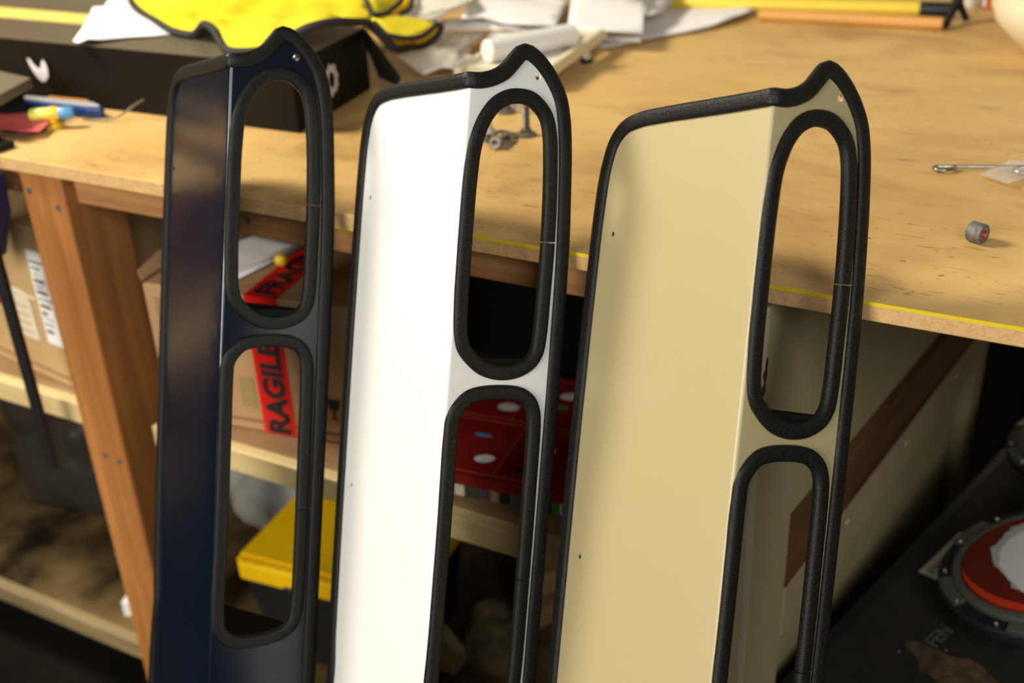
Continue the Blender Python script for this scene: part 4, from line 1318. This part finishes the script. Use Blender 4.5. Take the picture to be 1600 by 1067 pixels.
# red printed game box on a row of small packs
rb = thing('red_box', 'flat red printed box with white ovals lying on a row of small packs', 'box', (-0.62, 0.047, 0.645), radians(7))
bm = bmesh.new()
add_box(bm, -0.05, 0.34, 0.0, 0.26, 0.0, 0.015)
finish(bm, 'box_body', M['redcard'], rb, False, 0.001)
bm = bmesh.new()
add_box(bm, -0.052, 0.342, -0.0015, 0.262, 0.0155, 0.0165)
finish(bm, 'box_top', M['redcard'], rb, False)
for (x0, y0, x1, y1) in ((-0.05, 0.008, 0.34, 0.008), (-0.05, 0.125, 0.34, 0.125), (-0.05, 0.135, 0.34, 0.135), (-0.05, 0.25, 0.34, 0.25),
                         (0.045, 0.008, 0.045, 0.125), (0.145, 0.008, 0.145, 0.125), (0.24, 0.008, 0.24, 0.125), (0.02, 0.135, 0.02, 0.25), (0.13, 0.135, 0.13, 0.25), (0.235, 0.135, 0.235, 0.25)):
    bm = bmesh.new()
    add_box(bm, min(x0, x1) - 0.001, max(x0, x1) + 0.001, min(y0, y1) - 0.001, max(y0, y1) + 0.001, 0.0166, 0.0170)
    finish(bm, 'panel_line', M['redline'], rb, False)
for (x, y, r, a) in ((0.022, 0.04, 0.013, 0.3), (0.085, 0.075, 0.017, 0.5), (0.005, 0.165, 0.015, 0.1), (0.075, 0.215, 0.014, 0.3), (0.200, 0.09, 0.016, 0.7), (0.175, 0.18, 0.015, 0.2)):
    bm = bmesh.new()
    add_lathe(bm, [(0, 0.0166), (r, 0.0166), (r, 0.0172), (0, 0.0172)], 24, Matrix.Translation((x, y, 0)) @ Matrix.Rotation(a, 4, 'Z') @ Matrix.Scale(0.62, 4, (0, 1, 0)))
    tag(finish(bm, 'white_oval', M['white_label'], rb), 'white printed oval')
for (x, y, sx, sy, m) in ((0.05, 0.20, 0.03, 0.012, 'blackink'), (0.07, 0.185, 0.02, 0.008, 'green'), (0.0, 0.09, 0.02, 0.006, 'lightblue'), (0.075, 0.03, 0.025, 0.008, 'blackink'), (0.12, 0.20, 0.015, 0.014, 'blackink'),
                          (0.215, 0.055, 0.015, 0.008, 'lightblue'), (0.198, 0.055, 0.006, 0.005, 'toy_yellow'), (0.12, 0.165, 0.012, 0.006, 'toy_yellow')):
    bm = bmesh.new()
    add_lathe(bm, [(0, 0.0166), (1, 0.0166), (1, 0.0171), (0, 0.0171)], 9, Matrix.Translation((x, y, 0)) @ Matrix.Diagonal((sx * 0.6, sy * 0.6, 1, 1)))
    finish(bm, 'printed_patch', M[m], rb, False)
pk = [((0.62, 0.55, 0.42), 'pale'), ((0.03, 0.05, 0.02), 'dark green'), ((0.06, 0.05, 0.05), 'charcoal'), ((0.40, 0.22, 0.10), 'tan'), ((0.02, 0.02, 0.02), 'black'),
      ((0.10, 0.13, 0.15), 'slate'), ((0.12, 0.14, 0.16), 'grey-blue'), ((0.03, 0.03, 0.03), 'soot black'), ((0.04, 0.30, 0.02), 'bright green'), ((0.55, 0.58, 0.62), 'white'), ((0.30, 0.03, 0.05), 'dark red'), ((0.55, 0.60, 0.66), 'bluish white')]
xs = 0.0
for i, (c, nm) in enumerate(pk):
    wdt = (0.014, 0.018, 0.016, 0.012, 0.014, 0.020, 0.018, 0.016, 0.010, 0.011, 0.004, 0.012)[i]
    o = boxo('small_pack', mat('pack_' + nm.replace(' ', '_'), c, 0.5), 0, wdt - 0.0006, 0.0, 0.09, 0.0, 0.0262, None, 0.0006)
    o.location = (-0.632 + xs * cos(radians(7)), 0.060 + xs * sin(radians(7)), 0.6182)
    o.rotation_euler = (0, 0, radians(7))
    xs += wdt
    tag(o, nm + ' small pack in the row under the red printed box', 'pack', 'small packs under the red box')

# ------------------------------------------------------------------ things on the bottom shelf
tc = thing('tool_case', 'black tool case with bright yellow lid on the bottom shelf', 'tool case', (-1.062, 0.088, 0.158), radians(6))
bm = bmesh.new()
lo = [(0.035, 0.015), (0.27, 0.015), (0.27, 0.20), (0.035, 0.20)]
hi = [(0.006, 0.004), (0.282, 0.004), (0.282, 0.222), (0.006, 0.222)]
a = [bm.verts.new((x, y, 0.0005)) for x, y in lo]
b_ = [bm.verts.new((x, y, 0.156)) for x, y in hi]
bm.faces.new(a[::-1]); bm.faces.new(b_)
for i in range(4):
    bm.faces.new((a[i], a[(i + 1) % 4], b_[(i + 1) % 4], b_[i]))
finish(bm, 'case_body', M['blackplastic'], tc, False, 0.004)
bm = bmesh.new()
add_prism(bm, [(0.006, -0.004), (0.285, -0.004), (0.290, 0.004), (0.290, 0.225), (-0.004, 0.225), (-0.004, 0.006)], 0.157, 0.192)
finish(bm, 'lid', M['tool_yellow'], tc, False, 0.005)
bm = bmesh.new()
add_box(bm, -0.001, 0.287, 0.012, 0.215, 0.1925, 0.196)
finish(bm, 'lid_panel', M['tool_yellow'], tc, False, 0.002)
for x in (0.085, 0.20):
    bm = bmesh.new()
    add_prism(bm, [(x, -0.0075), (x + 0.032, -0.0075), (x + 0.032, 0.006), (x, 0.006)], 0.138, 0.166)
    finish(bm, 'latch', M['blackplastic'], tc, False, 0.002)

def lumpy(name, label, cat, m, loc, size, seed, thick=0.0, kind=None, f=1.4, amp=0.35, sub=4):
    bm = bmesh.new()
    bmesh.ops.create_icosphere(bm, subdivisions=sub, radius=1.0)
    for v in bm.verts:
        n_ = v.co.normalized()
        k = 1 + amp * noise.noise(n_ * f + Vector((seed, 0, 0))) + amp * 0.5 * noise.noise(n_ * f * 2.7 + Vector((0, seed, 0))) + amp * 0.25 * abs(noise.noise(n_ * f * 6 + Vector((0, 0, seed))))
        v.co = Vector((n_.x * size[0] * k, n_.y * size[1] * k, max(-size[2] * 0.55, n_.z * size[2] * k)))
    zmin = min(v.co.z for v in bm.verts)
    for v in bm.verts:
        v.co.z -= zmin
    o = finish(bm, name, m, None, True, angle=180)
    o.location = loc
    return tag(o, label, cat, None, kind)
lumpy('plastic_bag', 'crumpled milky plastic bag behind the yellow tool case', 'bag', M['clearbag'], (-1.20, 0.405, 0.1585), (0.155, 0.085, 0.16), 2.0)
lumpy('plastic_bag', 'dim smoky plastic bag deep on the bottom shelf left of the leg', 'bag', M['smokebag'], (-1.66, 0.36, 0.1585), (0.22, 0.12, 0.17), 6.0)
o = boxo('paper_scrap', M['paper'], -0.014, 0.014, -0.02, 0.02, 0.0, 0.03, None, 0.001)
o.location = (-1.318, 0.085, 0.158)
o.rotation_euler = (0, 0, 0.35)
tag(o, 'small folded white paper scrap on the bottom shelf beside the leg', 'paper')
lumpy('cloth_bag', 'crumpled camouflage cloth bag on the bottom shelf behind the white panel', 'bag', M['camo'], (-0.705, 0.255, 0.1585), (0.055, 0.05, 0.06), 9.0, amp=0.5)
wb = thing('webbing_strap', 'tan webbing strap with stitched loop end behind the white panel', 'strap', (-0.76, 0.20, 0.158))
bm = bmesh.new()
pts = [Vector(p) for p in ((-0.10, 0.03, 0.13), (-0.05, 0.01, 0.10), (0.0, -0.01, 0.075), (0.035, -0.02, 0.055))]
pth = smooth_path(pts, 0.006)
va, vb = [], []
for p in pth:
    va.append(bm.verts.new(p + Vector((0.006, 0.006, 0.012))))
    vb.append(bm.verts.new(p - Vector((0.006, 0.006, 0.012))))
for i in range(len(pth) - 1):
    bm.faces.new((va[i], vb[i], vb[i + 1], va[i + 1]))
finish(bm, 'strap', M['skin'], wb, True, 0, 0.003)
bm = bmesh.new()
e = pth[-1]
add_tube(bm, [e + Vector((0.004, 0.002, 0.012)), e + Vector((0.012, -0.002, 0.006)), e + Vector((0.004, -0.008, -0.012)), e + Vector((-0.004, -0.004, -0.008))], 0.003, 8, True)
finish(bm, 'loop_end', M['skin'], wb)
bm = bmesh.new()
add_box(bm, -0.02, 0.02, -0.015, 0.015, 0.0, 0.05)
finish(bm, 'strap_roll', M['skin'], wb, False, 0.006)
pl = thing('timber_offcut', 'tan timber offcuts leaning on the bottom shelf between white and beige panels', 'offcut', (-0.64, 0.34, 0.158))
for p, q in (((-0.05, -0.04, 0.035), (0.10, 0.06, 0.13)), ((-0.05, -0.02, 0.085), (0.10, 0.09, 0.185))):
    bar('board', M['shelf'], p, q, 0.03, 0.035, pl)

# ------------------------------------------------------------------ black case with two driving lamps, lower right
th = -14.8
cs = thing('black_case', 'large black case with dull top on the floor at the lower right', 'case', (-0.196, 0.223, 0.0), radians(th))
bm = bmesh.new()
add_box(bm, 0.0, 0.62, -0.32, 1.0, 0.0005, 0.414)
finish(bm, 'case_body', M['case'], cs, False, 0.003)
bm = bmesh.new()
add_box(bm, -0.003, 0.623, -0.323, 1.003, 0.4145, 0.420)
finish(bm, 'case_top', M['case'], cs, False, 0.0015)
bm = bmesh.new()
add_box(bm, -0.0035, 0.010, -0.3235, 1.0035, 0.4202, 0.4216)
finish(bm, 'edge_strip', M['blackplastic'], cs, False, 0.0005)
inv = (Matrix.Translation((-0.196, 0.223, 0.0)) @ Matrix.Rotation(radians(th), 4, 'Z')).inverted()
bm = bmesh.new()
c_ = inv @ Vector((-0.045, 0.235, 0.4203))
add_prism(bm, [(c_.x + 0.055 * cos(a) * (1 + 0.3 * sin(3 * a)), c_.y + 0.03 * sin(a) * (1 + 0.2 * cos(5 * a))) for a in [2 * pi * i / 30 for i in range(30)]], 0.4202, 0.4206)
tag(finish(bm, 'worn_patch', M['case_wear'], cs, False), 'worn brown patch on the case top')
bm = bmesh.new()
for i in range(40):
    x, y = rr.uniform(0.01, 0.3), rr.uniform(-0.2, 0.6)
    r = rr.uniform(0.0005, 0.0013)
    add_lathe(bm, [(0, 0.4208), (r, 0.4202), (0, 0.4201)], 6, Matrix.Translation((x, y, 0)))
ds = finish(bm, 'dust_specks', mat('pale_dust', (0.42, 0.36, 0.27), 0.9), cs, False)
ds['kind'] = 'stuff'
f0, f1 = Vector(D['fen'][0]), Vector(D['fen'][1])
fx = (inv.to_3x3() @ (f1 - f0)).normalized()
fo = inv @ Vector((f0.x, f0.y, 0.4203))
text('printed_letters', 'FEN', 0.026, mat('grey_letter_print', (0.085, 0.08, 0.07), 0.6), frame(fo, fx, Vector((-fx.y, fx.x, 0))), cs, 0.0002)
lbq = [Vector((p[0], p[1], 0.4206)) for p in D['label_aramex']]
lo_ = sum(lbq, Vector()) / 4
la = thing('shipping_label', 'white shipping label printed aramex stuck on the black case', 'label', lo_)
bm = bmesh.new()
vs = [bm.verts.new(v - lo_) for v in lbq]
bm.faces.new(vs)
finish(bm, 'label_sheet', M['white_label'], la, False, 0, 0.0003)
ux = (lbq[1] - lbq[0]).normalized()
uy = Vector((-ux.y, ux.x, 0))
if (lbq[3] - lbq[0]).dot(uy) > 0:
    uy = uy
org = lbq[0] - lo_ + ux * 0.008 + Vector((uy.y, -uy.x, 0)) * 0
text('label_lettering', 'aramex', 0.0165, M['label_ink'], frame(org + (lbq[3] - lbq[0]).normalized() * 0.0165 + Vector((0, 0, 0.0004)), ux, uy), la, 0.0001, 0.0001)
for k, (a0, a1, b0, b1) in enumerate(((0.066, 0.100, 0.007, 0.0085), (0.066, 0.084, 0.0105, 0.012), (0.066, 0.084, 0.0165, 0.018), (0.066, 0.0675, 0.0105, 0.018), (0.0825, 0.084, 0.0105, 0.018), (0.086, 0.098, 0.0105, 0.0195))):
    dn = (lbq[3] - lbq[0]).normalized()
    bm = bmesh.new()
    q = [lbq[0] - lo_ + ux * u + dn * v + Vector((0, 0, 0.0004)) for u, v in ((a0, b0), (a1, b0), (a1, b1), (a0, b1))]
    bm.faces.new([bm.verts.new(p) for p in q])
    finish(bm, 'label_print', M['label_ink'], la, False)

def driving_lamp(label, loc, art):
    root = thing('driving_lamp', label, 'lamp', loc)
    # leaning back slightly, away from the viewer
    tiltm = Matrix.Rotation(radians(-17), 4, Vector((-0.49, 0.87, 0))) @ Matrix.Rotation(radians(-7), 4, Vector((0.87, 0.48, 0)))
    R0 = 0.112
    T0 = Matrix.Translation((0, 0, 0.052)) @ tiltm
    bm = bmesh.new()
    add_lathe(bm, [(0, -0.030), (0.060, -0.030), (0.090, -0.018), (0.104, 0.002), (0.106, 0.018), (0, 0.018)], 64, T0)
    finish(bm, 'lamp_body', M['blackplastic'], root)
    bm = bmesh.new()
    add_lathe(bm, [(0.098, 0.010), (0.119, 0.010), (0.121, 0.014), (0.121, 0.024), (0.118, 0.027), (0.098, 0.027)], 96, T0, True)
    finish(bm, 'bezel', M['blackplastic'], root)
    bm = bmesh.new()
    add_lathe(bm, [(0.094, 0.020), (0.1035, 0.020), (0.1035, 0.0315), (0.100, 0.0335), (0.094, 0.0335)], 96, T0, True)
    finish(bm, 'inner_ring', M['greymetal'], root)
    for k in range(6):
        a0 = radians(60 * k + 195)
        bm = bmesh.new()
        A = [a0 + radians(26) * i / 10 for i in range(11)]
        prof = []
        v4 = []
        for a in A:
            v4.append([bm.verts.new(T0 @ Vector((r * cos(a), r * sin(a), z))) for r, z in ((0.1045, 0.0275), (0.1185, 0.0275), (0.1185, 0.0295), (0.1045, 0.0305))])
        for p, q in zip(v4, v4[1:]):
            for i in range(4):
                bm.faces.new((p[i], p[(i + 1) % 4], q[(i + 1) % 4], q[i]))
        bm.faces.new(v4[0]); bm.faces.new(v4[-1][::-1])
        finish(bm, 'bezel_lug', M['greymetal'], root, False)
    for k in range(12):
        a0 = radians(30 * k + 8)
        bm = bmesh.new()
        add_lathe(bm, [(0, 0.0315), (0.0025, 0.031), (0.0033, 0.0295), (0.0033, 0.0265), (0, 0.0265)], 12, T0 @ Matrix.Translation((0.112 * cos(a0), 0.112 * sin(a0), 0)))
        finish(bm, 'bezel_screw', M['steel'], root)
    bm = bmesh.new()
    add_lathe(bm, [(0, 0.036), (0.06, 0.0355), (0.092, 0.0335), (0.0938, 0.031), (0.0938, 0.019), (0, 0.019)], 96, T0)
    cov = finish(bm, 'lens_cover', M['artblack'] if not art else M['lampred'], root)
    if art:
        # loose brush-stroke shapes printed on the cover; (u, v) towards the viewer's right and up
        U = Matrix.Rotation(radians(-25), 3, 'Z') @ Vector((0.88, 0.47, 0)); Vv = Matrix.Rotation(radians(-25), 3, 'Z') @ Vector((-0.47, 0.88, 0))
        def patch(nm, m, pts, h, lab=None):
            bm = bmesh.new()
            poly = [(U * x + Vv * y) for x, y in pts]
            add_prism(bm, [(p.x, p.y) for p in poly], h, h + 0.00035)
            bm.transform(T0)
            return tag(finish(bm, nm, m, cov, False), lab)
        patch('dark_print', M['artblack'], [(-0.030, 0.078), (0.02, 0.088), (0.085, 0.03), (0.088, -0.01), (0.05, -0.058), (-0.005, -0.05), (-0.012, 0.0), (-0.045, 0.05)], 0.0362, 'dark printed field')
        A = [radians(a) for a in range(188, 314, 6)]
        patch('red_stroke', M['lampred2'], [(0.0925 * cos(a), 0.0925 * sin(a)) for a in A] + [((0.0925 - 0.011 * sin((a - A[0]) / (A[-1] - A[0]) * pi)) * cos(a), (0.0925 - 0.011 * sin((a - A[0]) / (A[-1] - A[0]) * pi)) * sin(a)) for a in A[::-1][1:-1]], 0.0358, 'bright red printed sweep')
        rj = random.Random(21)
        def jag(pts, am):
            out = []
            for i in range(len(pts)):
                p, q = Vector(pts[i]), Vector(pts[(i + 1) % len(pts)])
                k = max(1, int((q - p).length / 0.007))
                for j in range(k):
                    b2 = p.lerp(q, j / k)
                    out.append((b2.x + rj.uniform(-am, am), b2.y + rj.uniform(-am, am)))
            return out
        patch('grey_stroke', M['artgrey2'], jag([(-0.044, 0.062), (-0.012, 0.078), (-0.006, 0.05), (-0.008, 0.0), (0.0, -0.035), (0.012, -0.05), (-0.03, -0.055), (-0.058, -0.005), (-0.062, 0.022)], 0.0022), 0.0366, 'mid grey jagged stroke')
        patch('grey_stroke', M['artgrey'], jag([(-0.040, 0.045), (-0.026, 0.062), (-0.018, 0.03), (-0.020, 0.0), (-0.008, -0.035), (0.03, -0.052), (0.045, -0.05), (0.03, -0.066), (-0.005, -0.072), (-0.03, -0.052), (-0.052, -0.008), (-0.054, 0.018)], 0.0022), 0.0370, 'pale grey jagged stroke')
        patch('blue_grey_stroke', M['artblue'], [(0.004, -0.024), (0.045, 0.006), (0.05, -0.006), (0.012, -0.034)], 0.0368, 'grey-blue diagonal stroke')
        patch('grey_stroke', M['artgrey2'], jag([(0.022, 0.074), (0.030, 0.07), (0.040, 0.045), (0.05, 0.03), (0.034, 0.03), (0.024, 0.055)], 0.0012), 0.0366, 'small grey jagged stroke')
    return root
l1 = driving_lamp('round black driving lamp with red and grey brush-stroke cover, lying on the case', (0.0470, 0.376, 0.4216), True)
l1.scale = (1.12, 1.12, 1.12)
driving_lamp('plain dark round driving lamp at the right edge, further back on the case', (0.072, 0.735, 0.4216), False)
